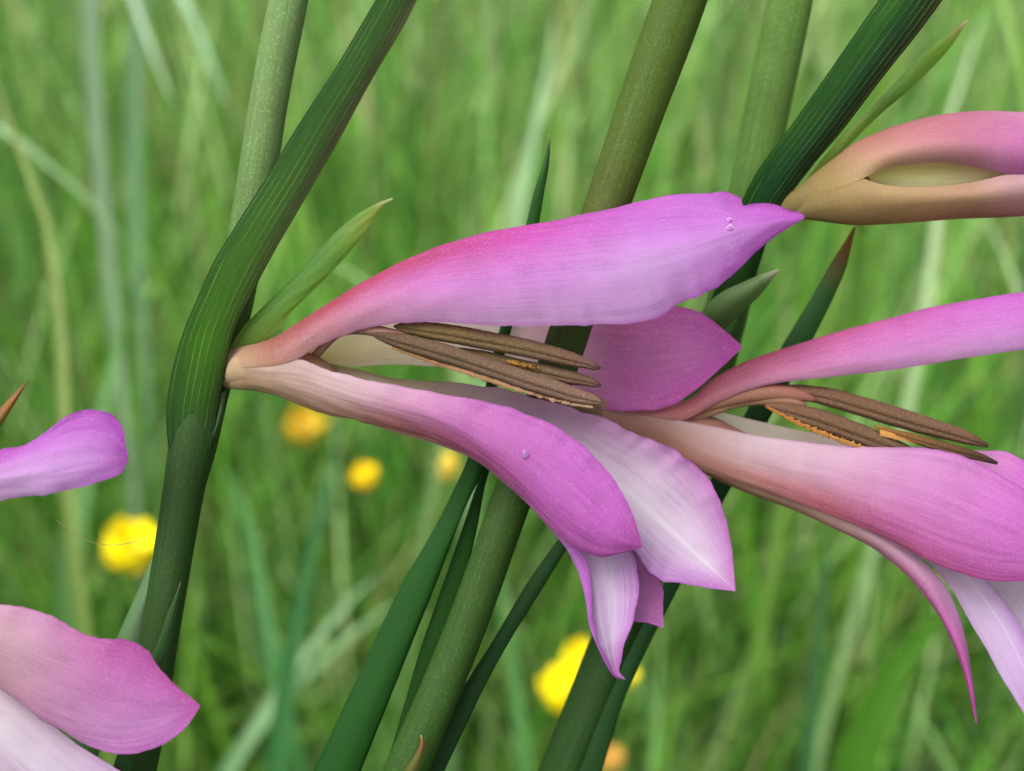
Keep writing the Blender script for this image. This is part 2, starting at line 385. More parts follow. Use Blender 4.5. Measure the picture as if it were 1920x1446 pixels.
blade('grey green blade crossing behind the yellowish drooping blade', [(232, 446), (190, 400), (140, 350), (80, 300), (20, 250)], 40, 0.37, (132, 168, 112), (124, 160, 100), foot=0.25)
blade('pale glossy grass blade pointing down to a narrow tip', [(322, 190), (300, 130), (272, 60), (245, -10), (225, -80)], 42, 0.42, (186, 210, 178), (170, 200, 160), foot=0.25)  # sky reflection put into the pale colour
blade('second pale glossy blade fainter than its neighbour', [(425, 205), (400, 130), (380, 80), (350, 10)], 44, 0.5, (150, 190, 148), (140, 184, 132), foot=0.25)  # sky reflection put into this colour too
blade('pale broad blade lit white beside the olive stem', [(1040, 30), (1028, 120), (1005, 220), (985, 330), (960, 460)], 44, 0.44, (150, 186, 136), (132, 176, 116))  # the light on this blade is part of its colour
blade('pale straw green blade leaning over the white lit blade', [(1120, -30), (1090, 50), (1060, 110), (1030, 180)], 30, 0.44, (166, 188, 132), (140, 176, 108))
blade('thin dark grass culm at the edge of the meadow', [(1862, -30), (1880, 60), (1893, 150), (1905, 300), (1915, 500)], 20, 0.28, (60, 92, 40), (66, 104, 52))
blade('yellow green blade hanging next to the dark culm', [(1950, 330), (1925, 200), (1900, 90), (1880, -20)], 50, 0.32, (120, 160, 66), (116, 156, 66), foot=0.25)
blade('long pale blade leaning behind the closed flower bud', [(1848, 20), (1820, 100), (1790, 180), (1770, 260), (1760, 380)], 34, 0.40, (176, 200, 150), (150, 185, 120))
blade('pale blade slanting above the cut off pink flower', [(1845, 400), (1880, 470), (1915, 560), (1950, 700)], 36, 0.36, (176, 206, 150), (140, 185, 110))
blade('broad bright green blade under the drooping magenta petal', [(1790, 1130), (1745, 1175), (1690, 1240), (1645, 1310), (1612, 1400), (1600, 1500)], 112, 0.24, (84, 146, 34), (76, 136, 36), taper=0.08, mat=M_leaf)
blade('dark bluish green blade standing upright in deep grass', [(1552, 940), (1545, 1080), (1530, 1250), (1510, 1446)], 56, 0.33, (38, 86, 34), (34, 82, 32))
blade('dark teal broad blade behind the olive stalk', [(650, 770), (620, 880), (585, 1020), (550, 1200), (520, 1400), (505, 1500)], 66, 0.34, (48, 106, 48), (40, 98, 42))
blade('pale grey blade lying aslant in deep grass', [(720, 1070), (660, 1120), (600, 1190), (540, 1270)], 44, 0.42, (140, 176, 126), (110, 156, 100))
blade('paler blade crossing the grey slanting blade', [(770, 1110), (690, 1165), (620, 1220), (540, 1300)], 40, 0.46, (120, 160, 104), (104, 150, 92))
blade('upright light green blade beneath the fallen white petal', [(1236, 1150), (1238, 1250), (1232, 1350), (1220, 1470)], 34, 0.38, (104, 150, 72), (92, 142, 62))
blade('light green strip of leaf beside the yellow cup flower', [(420, 880), (460, 960), (480, 1060), (500, 1180)], 60, 0.45, (86, 142, 78), (68, 126, 62))
blade('thin bright blade under the two yellow cup flowers', [(950, 960), (940, 1100), (960, 1250), (985, 1446)], 40, 0.48, (90, 140, 70), (66, 122, 56))
blade('slanting light blade at the foot of the meadow', [(1700, 1290), (1740, 1370), (1785, 1446), (1820, 1520)], 30, 0.4, (122, 164, 92), (100, 150, 74))
blade('flat green blade behind the open flower stalk', [(230, 560), (215, 680), (180, 800), (150, 930)], 60, 0.48, (110, 156, 88), (92, 142, 78))
blade('bright short blade beside the striped dark sheath', [(585, 470), (640, 500), (700, 540), (770, 600)], 46, 0.42, (140, 176, 112), (110, 156, 84))

# ------------------------------------------------------------------ yellow flowers deep in the grass
def yellow(label, px, py, dist, size, yaw, tilt, squash=1.0, colr=((248, 232, 8), (244, 216, 6))):
    c = W((px, py, D(dist))); s = size*1.12/FPX*dist/2
    base = (float(c[0]+0.02), float(c[1]+0.03), 0.0)
    root = thing('yellow_flower', label, 'flower', base, 'yellow meadow flowers')
    ax = np.array([math.sin(tilt)*math.cos(yaw), math.sin(tilt)*math.sin(yaw), math.cos(tilt)])
    e1 = np.cross(ax, [0.3, 0.2, 0.9]); e1 /= np.linalg.norm(e1); e2 = np.cross(ax, e1)
    foot = c-ax*s*0.75
    tube('stalk', [], [(0, [(86, 124, 50)])], M_blade, root, sides=8, n=18,
         world=[(*foot, 0.0011), *( [(*(foot*0.5+np.array(base)*0.5+np.array([0.004, 0.0, 0])), 0.0012)] ), (base[0], base[1], -0.005, 0.0013)])
    for k in range(6):
        a = k*math.pi/3+0.2; t = np.linspace(0, 1, 9); vv = np.linspace(-1, 1, 7)
        dirr = np.cos(a)*e1+np.sin(a)*e2; per = -np.sin(a)*e1+np.cos(a)*e2
        rad = s*(0.12+1.0*np.sin(t*1.5)*squash); hgt = s*(-0.75+1.35*t**1.3)
        wid = s*0.72*np.sin(np.clip(t*0.86+0.14, 0, 1)*math.pi)**0.55
        G = c+dirr*rad[:, None, None]+ax*hgt[:, None, None]+per*(wid[:, None]*vv[None])[..., None]-dirr*((vv**2)[None, :, None]*wid[:, None, None]*0.3)
        grid_mesh('petal', G, colgrid([(0, [colr[1]]), (0.5, [colr[0]]), (1, [colr[0]])], t, vv), M_yellow, root, thick=0.0002)
    th = np.linspace(0, 2*math.pi, 12, endpoint=False); rr = np.array([0.02, 0.22, 0.3, 0.25, 0.01])*s; hh = np.array([-0.8, -0.7, -0.4, -0.15, -0.05])*s
    G = c+ax*hh[:, None, None]+rr[:, None, None]*(np.cos(th)[None, :, None]*e1+np.sin(th)[None, :, None]*e2)
    grid_mesh('centre', G, colgrid([(0, [(110, 120, 40)]), (1, [(200, 160, 30)])], np.linspace(0, 1, 5), th/6.3), M_yellow, root, closed=True)
yellow('bright yellow cup flower left of the thick stalk', 246, 1024, 0.42, 104, 0.4, 0.35, 0.74)
yellow('small orange yellow bud flower next to a paler one', 684, 892, 0.46, 54, 1.0, 0.2, 0.62, ((246, 214, 16), (226, 170, 16)))
yellow('paler soft yellow flower against the underside of the pink petal', 834, 874, 0.52, 56, 2.0, 0.2, 0.62, ((240, 212, 80), (222, 176, 50)))
yellow('faint yellow flower deep in grass under the flower tube', 572, 800, 0.62, 74, 0.0, 0.3, 0.8, ((222, 186, 44), (190, 150, 40)))
yellow('upper one of the two overlapping yellow cup flowers', 1090, 1240, 0.42, 78, 0.2, 0.4, 0.75)
yellow('lower one of the two overlapping yellow cup flowers', 1056, 1292, 0.40, 88, 2.6, 0.3, 0.75)
yellow('yellow flower mostly hidden behind the hanging petal tip', 1176, 1268, 0.43, 40, 1.0, 0.3, 0.8)
yellow('small dull orange flower low beside a green stalk', 1146, 1424, 0.46, 54, 1.0, 0.2, 0.6, ((228, 184, 90), (206, 150, 70)))

# ------------------------------------------------------------------ gladiolus plants
def root_at(name, label, x, y): return thing(name, label, 'gladiolus', (x, y, 0.0), 'wild gladiolus plants')
def to_ground(p, base, r, n=3):          # world points from a pixel point down to the plant's base
    a = W(p); b = np.array([base[0], base[1], -0.01]); out = []
    for i in range(1, n+1):
        t = i/n
        q = a*(1-t)+b*t; q[0] = a[0]+(b[0]-a[0])*(1-(1-t)**1.6)
        out.append((*q, r*(1+0.25*t)))
    return out
def leafdown(rails, base, spread=0.004):
    """lengthen leaf rails (tip -> down) in world space to the plant's base"""
    out = []
    k = len(rails)
    for i, r in enumerate(rails):
        q = [W(p) for p in r]; a = q[-1]; dv = (q[-1]-q[-2]); dv /= np.linalg.norm(dv)
        b = np.array([base[0]+(i/(k-1)-0.5)*spread, base[1]-(0.002 if 0 < i < k-1 else 0), -0.005])
        m = a+dv*0.06; m2 = m*0.45+b*0.55
        out.append(np.array(q+[m, m2, b]))
    return out
def anther(parent, pts, cols, pollen=None, seed=1):
    a = tube('anther', [(x, y, d, r*0.98) for x, y, d, r in pts], cols, M_anther, parent, sides=44, n=80, lump=0.05, groove=0.24, seed=seed)
    return a

def ring(path, xs, ang, grow=1.035):
    """pixel points on the surface of a flower tube, ang degrees from the side we see, + = upwards"""
    P = np.array(path, float); out = []
    for x in xs:
        y, d, r = (np.interp(x, P[:, 0], P[:, k]) for k in (1, 2, 3)); a = R(ang)
        out.append((x, y-r*grow*math.sin(a), d-r*grow*math.cos(a)))
    return out
T1 = [(395, 694, 70, 28), (420, 693, 48, 34), (448, 692, 26, 38), (478, 690, 8, 42), (510, 690, 0, 47), (545, 694, 2, 48), (590, 702, 8, 40), (630, 715, 16, 20)]
X1 = (422, 452, 484)
T2 = [(1040, 752, 140, 22), (1090, 762, 180, 26), (1140, 776, 225, 34), (1200, 792, 250, 44), (1260, 806, 246, 54), (1310, 822, 236, 56), (1370, 842, 226, 48), (1440, 870, 216, 30), (1500, 890, 216, 14)]
X2 = (1120, 1165, 1215)
# ---- plant A: the stalk with the open flower
baseA = (-0.055, 0.085)
A = root_at('gladiolus_plant', 'gladiolus stalk bearing the fully open pink flower with three brown anthers', *baseA)
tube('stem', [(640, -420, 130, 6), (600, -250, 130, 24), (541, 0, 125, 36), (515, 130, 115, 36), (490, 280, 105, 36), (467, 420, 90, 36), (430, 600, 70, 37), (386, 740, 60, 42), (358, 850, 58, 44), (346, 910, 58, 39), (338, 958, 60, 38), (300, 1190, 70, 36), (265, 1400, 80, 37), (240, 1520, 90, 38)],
     [(0, [(116, 148, 88)]), (0.35, [(112, 144, 84)]), (0.5, [(80, 112, 52)]), (0.6, [(46, 76, 30)]), (0.75, [(50, 82, 36)]), (1, [(56, 88, 38)])], M_stem, A, n=110, lump=0.03, world=to_ground((240, 1520, 90), baseA, 0.0017))  # darker lower colours paint in the shade of surrounding grass
sheet('bract', [
    [(330, 905, 46), (318, 850, 34), (312, 770, 22), (322, 700, 14), (345, 620, 8), (372, 555, 2), (402, 490, -4), (442, 425, -8), (500, 333, -12), (562, 232, -16), (622, 140, -20), (682, 40, -24), (770, -110, -20), (880, -290, 0), (980, -440, 20)],
    [(342, 905, 34), (346, 848, 12), (350, 770, -6), (362, 700, -22), (380, 620, -36), (408, 555, -46), (438, 490, -52), (478, 425, -56), (536, 333, -60), (596, 232, -62), (654, 140, -64), (712, 40, -64), (795, -110, -52), (895, -290, -20), (980, -440, 20)],
    [(356, 905, 34), (374, 842, 12), (385, 765, -12), (400, 690, -30), (420, 615, -44), (448, 550, -54), (482, 485, -60), (520, 420, -62), (574, 333, -62), (632, 232, -62), (688, 140, -62), (744, 40, -60), (820, -110, -46), (905, -290, -14), (981, -440, 20)],
    [(370, 905, 46), (396, 835, 34), (410, 755, 20), (424, 685, 2), (441, 615, -10), (470, 555, -20), (503, 492, -26), (541, 426, -30), (592, 338, -32), (645, 245, -34), (703, 138, -34), (756, 50, -34), (830, -105, -26), (912, -288, -4), (982, -440, 20)]],
    [(0, [(44, 70, 36), (44, 70, 36), (40, 60, 34), (44, 66, 36)]), (0.06, [(40, 76, 34), (48, 90, 36), (44, 80, 34), (42, 70, 34)]), (0.18, [(38, 84, 14), (62, 114, 18), (58, 102, 18), (56, 74, 24)]), (0.45, [(30, 74, 18), (44, 90, 22), (46, 82, 20), (40, 54, 20), (66, 58, 28)]), (0.7, [(32, 74, 20), (40, 84, 20), (40, 76, 20), (46, 54, 22), (96, 100, 46)]), (1, [(44, 88, 30)]*4)],  # dark strip towards the right edge paints the shadow of the fold
    M_bract, A, nu=140, nv=34, ripple=0.8, rag=0.3, thick=0.00012, flat=0.2)
sheet('inner_bract', [
    [(432, 650, 30), (452, 618, 26), (482, 586, 22), (527, 543, 20), (582, 485, 18), (632, 433, 16), (682, 394, 14), (712, 379, 10), (736, 371, 8)],
    [(448, 660, 14), (475, 622, 6), (512, 592, 4), (556, 548, 2), (604, 496, 2), (652, 446, 2), (690, 405, 4), (714, 384, 6), (736, 372, 8)],
    [(494, 648, 30), (515, 626, 24), (546, 586, 20), (587, 545, 18), (636, 495, 16), (674, 451, 14), (703, 409, 12), (718, 386, 10), (737, 373, 8)]],
    [(0, [(120, 150, 48), (104, 142, 40), (140, 160, 70)]), (0.3, [(86, 146, 30), (96, 150, 34), (112, 152, 48)]), (0.6, [(78, 140, 30), (90, 146, 32), (86, 132, 34)]), (0.9, [(108, 158, 36), (136, 156, 40), (126, 146, 44)]), (1, [(200, 200, 150)]*3)],
    M_inner, A, nu=60, nv=16, ripple=0.8, rag=0.4, flat=0.3)
sheet('sheath', [
    [(400, 740, 30), (398, 790, 34), (388, 820, 38), (378, 850, 44)], [(420, 735, 24), (412, 785, 26), (400, 820, 30), (384, 852, 40)], [(426, 725, 40), (417, 785, 46), (405, 822, 48), (388, 854, 50)]],
    [(0, [(84, 116, 66)]*3), (1, [(60, 92, 50)]*3)], M_inner, A, nu=20, nv=10, ripple=0.5, rag=0.3)
f1 = tube('flower', [(x, y, d+4, r*(1.0 if x < 430 else 0.84)) for x, y, d, r in T1],
     [(0, [(150, 130, 76)]), (0.2, [(200, 172, 134)]), (1, [(176, 140, 100)])], M_tube, A, sides=32, n=40, lump=0.02)
f1['label'] = 'open pink flower with tan tube'
# hood
sheet('petal', [
    [*ring(T1, X1, 2), (522, 685, -53), (566, 669, -54), (592, 652, -48), (622, 638, -50), (660, 624, -54), (700, 613, -60), (745, 606, -66), (800, 604, -72), (860, 607, -78), (940, 611, -84), (1030, 610, -88), (1100, 610, -90), (1180, 606, -90), (1228, 597, -88), (1252, 587, -86), (1272, 572, -82), (1303, 559, -78), (1343, 539, -70), (1386, 504, -60), (1412, 478, -52), (1443, 451, -44), (1478, 428, -36), (1498, 416, -32)],
    [*ring(T1, X1, 28), (530, 654, -50), (580, 622, -50), (640, 588, -58), (720, 555, -70), (820, 535, -84), (940, 525, -94), (1070, 515, -98), (1200, 500, -96), (1310, 470, -84), (1400, 438, -64), (1460, 418, -46), (1506, 411, -31)],
    [*ring(T1, X1, 72), (522, 634, -22), (575, 602, -22), (640, 562, -22), (720, 518, -26), (800, 488, -34), (880, 466, -42), (980, 448, -50), (1100, 436, -54), (1250, 424, -56), (1380, 412, -50), (1450, 408, -40), (1508, 406, -30)],
    [*ring(T1, X1, 95), (520, 632, 8), (560, 606, 8), (612, 573, 8), (662, 543, 8), (722, 510, 6), (792, 478, 2), (872, 450, -4), (962, 430, -10), (1062, 411, -14), (1152, 390, -18), (1222, 373, -18), (1285, 366, -18), (1340, 376, -22), (1386, 394, -26), (1430, 398, -28), (1470, 402, -29), (1505, 402, -30)],
    [*ring(T1, X1, 165), (560, 650, 46), (650, 600, 44), (760, 560, 40), (900, 530, 36), (1050, 490, 32), (1180, 440, 24), (1280, 385, 6), (1338, 360, -8), (1372, 363, -14), (1388, 371, -18), (1394, 386, -20), (1402, 384, -22), (1440, 381, -26), (1464, 387, -28), (1482, 395, -30), (1498, 398, -30)]],
    [(0, [(200, 172, 134)]*5), (0.05, [(192, 158, 120), (188, 148, 114), (176, 132, 104), (166, 122, 94), (150, 110, 80)]),
     (0.10, [(178, 130, 104), (176, 118, 104), (164, 96, 84), (160, 92, 82), (160, 100, 90)]),
     (0.22, [(196, 142, 160), (196, 120, 144), (184, 70, 96), (174, 62, 86), (180, 90, 120)]),
     (0.38, [(204, 156, 200), (210, 124, 204), (194, 70, 134), (190, 62, 120), (190, 90, 160)]),
     (0.55, [(208, 164, 214), (208, 132, 216), (204, 80, 182), (198, 70, 160), (196, 90, 180)]),
     (0.72, [(204, 148, 214), (206, 158, 220), (204, 116, 214), (200, 90, 200), (196, 92, 190)]),
     (0.86, [(186, 90, 196), (204, 140, 218), (206, 122, 220), (200, 112, 214), (184, 76, 188)]),
     (1, [(190, 84, 196), (196, 90, 204), (196, 84, 204), (196, 92, 204), (188, 80, 192)])],
    M_petal, f1, nu=220, nv=48, ripple=2.0, rag=2.0, ruffle=5, seed=3, key='hood', pleat=0.35)
# far lateral petal, seen from its inner side, passing behind the middle stalk; cream colour brightened against the hood's shade
sheet('petal', [
    [(560, 676, 26), (600, 638, 40), (680, 600, 70), (800, 572, 110), (920, 566, 152), (1040, 566, 186), (1150, 572, 190), (1230, 574, 188), (1282, 576, 184), (1315, 587, 180), (1352, 614, 176), (1391, 648, 172)],
    [(564, 680, 34), (620, 662, 60), (720, 640, 100), (840, 632, 140), (960, 650, 178), (1080, 668, 200), (1200, 672, 202), (1300, 662, 192), (1391, 650, 172)],
    [(572, 684, 20), (620, 684, 36), (665, 687, 56), (750, 684, 92), (850, 692, 130), (930, 704, 160), (1020, 735, 184), (1080, 758, 188), (1130, 767, 184), (1192, 770, 180), (1252, 762, 176), (1302, 734, 174), (1352, 690, 172), (1392, 652, 172)]],
    [(0, [(226, 216, 150), (224, 214, 140), (228, 216, 160)]), (0.2, [(238, 228, 196), (234, 226, 184), (236, 224, 192)]), (0.45, [(240, 214, 214), (240, 222, 210), (230, 210, 200)]),
     (0.58, [(206, 130, 176), (206, 156, 176), (190, 120, 164)]), (0.72, [(186, 92, 152), (180, 92, 154), (188, 96, 168)]), (0.88, [(184, 82, 164), (204, 116, 186), (194, 86, 176)]), (1, [(188, 70, 170)]*3)],
    M_petal_brightened, f1, nu=100, nv=30, ripple=2.5, rag=1.6, ruffle=6, seed=8, key='far', pleat=0.5)
# lowest hanging petal with its folded margin
sheet('petal', [
    [(540, 742, 0), (700, 790, 2), (880, 850, 2), (990, 935, 0), (1060, 1005, -8), (1090, 1036, -16), (1104, 1062, -20), (1109, 1110, -24), (1112, 1165, -24), (1120, 1200, -22), (1140, 1242, -18), (1156, 1268, -16), (1172, 1274, -22)],
    [(520, 742, 10), (700, 797, 12), (880, 857, 12), (990, 944, 10), (1050, 1010, 4), (1072, 1045, 0), (1090, 1085, -6), (1102, 1130, -10), (1110, 1180, -12), (1122, 1208, -12), (1138, 1246, -8), (1154, 1270, -4), (1172, 1274, -22)],
    [(540, 748, 34), (700, 796, 48), (880, 856, 44), (1000, 930, 34), (1090, 1000, 22), (1132, 1050, 12), (1145, 1110, 4), (1148, 1170, 0), (1150, 1220, -2), (1158, 1258, -6), (1172, 1273, -22)],
    [(560, 745, 30), (750, 790, 50), (900, 845, 40), (1050, 940, 18), (1140, 1005, -2), (1184, 1035, -8), (1197, 1088, -14), (1194, 1140, -18), (1184, 1180, -18), (1172, 1205, -18), (1166, 1236, -16), (1162, 1262, -10), (1172, 1273, -22)]],
    [(0, [(180, 140, 100)]*4), (0.3, [(196, 140, 130), (196, 140, 130), (200, 170, 180), (200, 170, 180)]), (0.55, [(196, 110, 170), (196, 120, 176), (214, 190, 220), (210, 180, 216)]), (0.7, [(180, 92, 190), (196, 130, 208), (226, 204, 234), (206, 150, 218)]), (0.9, [(180, 84, 190), (206, 160, 220), (222, 198, 232), (196, 124, 208)]), (1, [(184, 80, 184)]*4)],
    M_petal_in, f1, nu=170, nv=34, ripple=2.0, rag=2.6, ruffle=4, seed=12)
# petal behind it
sheet('petal', [
    [(545, 716, 40), (750, 780, 62), (900, 852, 66), (1050, 950, 62), (1140, 1040, 52), (1176, 1110, 46), (1186, 1164, 42), (1214, 1168, 40), (1243, 1178, 38)],
    [(550, 712, 52), (750, 770, 80), (900, 835, 84), (1060, 930, 78), (1160, 1020, 64), (1200, 1080, 56), (1216, 1130, 48), (1243, 1178, 38)],
    [(555, 706, 44), (750, 760, 70), (920, 820, 74), (1080, 910, 68), (1190, 1020, 52), (1222, 1066, 46), (1242, 1098, 42), (1243, 1140, 40), (1244, 1178, 38)]],
    [(0, [(180, 150, 110)]*3), (0.4, [(200, 160, 180)]*3), (0.75, [(190, 116, 178), (196, 124, 184), (186, 104, 176)]), (1, [(190, 104, 180)]*3)],
    M_petal, f1, nu=130, nv=24, ripple=2.0, rag=2.0, ruffle=4, seed=13)
# large pale petal seen from inside
sheet('petal', [
    [(560, 668, 14), (590, 676, 22), (625, 684, 30), (668, 692, 40), (720, 706, 46), (790, 713, 50), (860, 718, 52), (930, 726, 52), (1000, 745, 48), (1080, 766, 42), (1150, 792, 32), (1200, 818, 22), (1250, 833, 12), (1292, 862, 2), (1330, 900, -4), (1357, 955, -10), (1372, 1030, -16), (1379, 1106, -22)],
    [(565, 684, 24), (660, 708, 48), (760, 738, 64), (860, 762, 72), (960, 800, 72), (1070, 850, 64), (1180, 926, 46), (1280, 1015, 16), (1379, 1107, -22)],
    [(560, 696, 10), (700, 738, 20), (850, 790, 22), (950, 850, 16), (1050, 930, 2), (1130, 1000, -14), (1188, 1030, -22), (1206, 1055, -26), (1238, 1088, -28), (1280, 1095, -26), (1325, 1102, -24), (1379, 1109, -22)]],
    [(0, [(190, 176, 130)]*3), (0.2, [(196, 182, 156), (204, 186, 160), (206, 186, 180)]), (0.42, [(206, 180, 190), (210, 190, 200), (214, 196, 212)]), (0.58, [(206, 156, 200), (224, 206, 226), (216, 200, 222)]), (0.75, [(200, 132, 200), (218, 196, 222), (226, 210, 230), (224, 198, 230), (206, 160, 220)]), (0.92, [(196, 118, 198), (216, 176, 220), (228, 208, 234), (210, 160, 218), (196, 124, 206)]), (1, [(196, 120, 200)]*3)],
    M_petal_in, f1, nu=200, nv=40, ripple=3.0, rag=2.4, ruffle=8, seed=15, key='pale')
# near lateral petal, its outer face towards us
sheet('petal', [
    [*ring(T1, X1, 3), (522, 684, -53), (564, 674, -54), (605, 691, -54), (660, 706, -58), (730, 721, -64), (800, 733, -70), (880, 747, -74), (960, 766, -76), (1012, 785, -78), (1062, 813, -80), (1112, 853, -84), (1152, 902, -88), (1180, 950, -92), (1198, 1000, -94), (1204, 1024, -94)],
    [*ring(T1, X1, -20), (525, 706, -54), (580, 716, -66), (650, 738, -82), (740, 760, -98), (830, 785, -110), (910, 822, -118), (990, 872, -124), (1060, 930, -126), (1120, 980, -120), (1168, 1012, -108), (1204, 1025, -94)],
    [*ring(T1, X1, -50), (530, 733, -38), (590, 752, -50), (670, 776, -60), (760, 797, -68), (850, 828, -74), (920, 868, -78), (980, 920, -82), (1030, 970, -86), (1080, 1010, -88), (1140, 1030, -92), (1204, 1026, -94)],
    [*ring(T1, X1, -82), (530, 747, -10), (590, 770, -12), (650, 785, -12), (722, 801, -12), (800, 821, -14), (880, 856, -16), (940, 896, -18), (990, 941, -22), (1032, 990, -32), (1064, 1018, -44), (1094, 1035, -56), (1126, 1045, -68), (1168, 1037, -84), (1204, 1027, -94)]],
    [(0, [(200, 172, 134)]*4), (0.06, [(196, 162, 126), (192, 156, 122), (184, 148, 112), (176, 142, 100)]), (0.12, [(222, 194, 180), (216, 182, 162), (196, 162, 130), (184, 152, 112)]), (0.28, [(222, 192, 198), (220, 188, 190), (204, 160, 142), (180, 138, 106)]),
     (0.42, [(214, 160, 198), (214, 150, 186), (196, 120, 132), (176, 110, 104)]), (0.55, [(206, 118, 196), (206, 118, 190), (192, 92, 144), (190, 110, 140)]), (0.75, [(204, 108, 202), (204, 106, 200), (192, 92, 176), (196, 110, 170)]), (0.92, [(200, 100, 196), (198, 96, 194), (194, 92, 186), (190, 92, 180)]), (1, [(176, 70, 160)]*4)],
    M_petal, f1, nu=210, nv=48, ripple=2.2, rag=2.4, ruffle=5, seed=18, key='near', flat=0.5, pleat=0.4)
CA = [(0, [(110, 80, 56)]), (0.15, [(128, 106, 62)]), (0.6, [(132, 108, 74)]), (0.9, [(132, 98, 80)]), (1, [(110, 70, 72)])]
CB = [(0, [(104, 74, 54)]), (0.2, [(120, 96, 70)]), (0.6, [(130, 104, 82)]), (0.95, [(150, 118, 100)]), (1, [(176, 140, 126)])]
tube('filament', [(590, 668, 10, 8), (640, 622, -20, 9), (690, 618, -40, 11), (730, 626, -46, 11), (765, 630, -44, 6)], [(0, [(196, 150, 130)]), (1, [(150, 106, 90)])], M_tube, f1, sides=12, n=20)
anther(f1, [(738, 612, -44, 2), (752, 613, -44, 9), (790, 618, -44, 15), (850, 627, -44, 18), (920, 640, -44, 18), (1000, 656, -44, 17), (1060, 671, -44, 15), (1100, 682, -44, 10), (1118, 688, -44, 7), (1126, 691, -44, 2)], CA, seed=2)
anther(f1, [(860, 655, -26, 4), (900, 668, -26, 12), (960, 684, -26, 14), (1020, 697, -26, 14), (1070, 708, -26, 13), (1105, 716, -26, 9), (1120, 721, -26, 6), (1127, 724, -26, 2)], CA, seed=3)
anther(f1, [(694, 626, -56, 2), (712, 630, -56, 8), (750, 640, -56, 15), (820, 659, -56, 18), (900, 684, -56, 18), (980, 711, -56, 18), (1050, 733, -56, 17), (1095, 746, -56, 13), (1118, 752, -56, 9), (1128, 755, -56, 3)], CB, seed=4)
sheet('pollen', [[(735, 650, -58), (800, 672, -58), (900, 703, -58), (980, 729, -58), (1050, 750, -58), (1112, 762, -58)], [(735, 653, -56), (800, 677, -56), (900, 709, -56), (980, 735, -56), (1050, 756, -56), (1112, 765, -56)]],
      [(0, [(176, 130, 80)]*2), (1, [(200, 160, 130)]*2)], M_pollen, f1, nu=260, nv=4, ripple=0.5, rag=4.5, seed=5, thick=0.0002)
sheet('pollen', [[(952, 674, -40), (985, 682, -40), (1012, 688, -40)], [(950, 680, -40), (985, 688, -40), (1012, 693, -40)]], [(0, [(170, 124, 52)]*2), (1, [(150, 108, 52)]*2)], M_pollen, f1, nu=120, nv=4, rag=4.0, seed=6, thick=0.0002)

# ---- plant B: olive stalk in the middle with the cut off flower on its right
baseB = (-0.065, 0.095)
B = root_at('gladiolus_plant', 'olive brown gladiolus stalk behind the open flower, bearing the pink flower with split anthers', *baseB)
tube('stem', [(1440, -440, 110, 8), (1370, -260, 110, 36), (1275, 0, 110, 49), (1205, 195, 110, 46), (1137, 390, 110, 42), (1062, 640, 110, 38), (1006, 800, 110, 38), (954, 950, 108, 38), (868, 1190, 105, 38), (761, 1446, 100, 40), (700, 1590, 100, 40)],
     [(0, [(76, 100, 32)]), (0.25, [(78, 102, 34)]), (0.34, [(80, 104, 36)]), (0.44, [(84, 92, 40)]), (0.5, [(64, 86, 32)]), (0.7, [(58, 88, 34)]), (1, [(56, 92, 36)])], M_stem, B, n=120, lump=0.03, world=to_ground((700, 1590, 100), baseB, 0.0018))  # lower stem coloured darker, as shaded by the grass around it
LE = leafdown([
    [(1030, 252, 170), (1021, 300, 168), (1005, 350, 165), (986, 425, 162), (952, 560, 160), (917, 700, 158), (879, 856, 150), (832, 958, 145), (746, 1112, 140), (662, 1288, 135), (588, 1446, 130)],
    [(1031, 252, 170), (1025, 300, 160), (1010, 360, 156), (997, 425, 152), (963, 560, 148), (926, 705, 144), (898, 862, 130), (862, 960, 125), (790, 1110, 118), (716, 1270, 112), (634, 1446, 108)],
    [(1032, 252, 170), (1028, 310, 172), (1018, 370, 168), (1009, 425, 166), (974, 560, 162), (934, 712, 160), (911, 870, 154), (874, 945, 150), (820, 1085, 145), (768, 1215, 140), (676, 1446, 136)]], baseB)
sheet('leaf', LE, [(0, [(150, 160, 110)]*3), (0.02, [(70, 110, 60)]*3), (0.1, [(40, 90, 32)]*3), (1, [(34, 86, 32), (42, 94, 34), (32, 80, 26)])], M_leaf, B, nu=130, nv=14, world=True, flat=0.4, ripple=0.8, rag=0.3, thick=0.00012)
sheet('leaf', leafdown([
    [(962, 780, 190), (905, 885, 185), (868, 990, 180), (826, 1110, 175), (788, 1220, 172), (756, 1330, 170), (736, 1400, 168)],
    [(964, 780, 190), (910, 885, 175), (880, 990, 168), (842, 1120, 164), (806, 1220, 162), (764, 1330, 162), (742, 1400, 162)],
    [(966, 780, 190), (916, 885, 185), (892, 1000, 180), (862, 1120, 175), (828, 1210, 172), (776, 1330, 170), (750, 1400, 168)]], baseB),
    [(0, [(34, 84, 22)]*3), (1, [(36, 80, 22)]*3)], M_leaf, B, nu=70, nv=10, world=True, flat=0.4, ripple=0.5, rag=0.2, thick=0.00012)
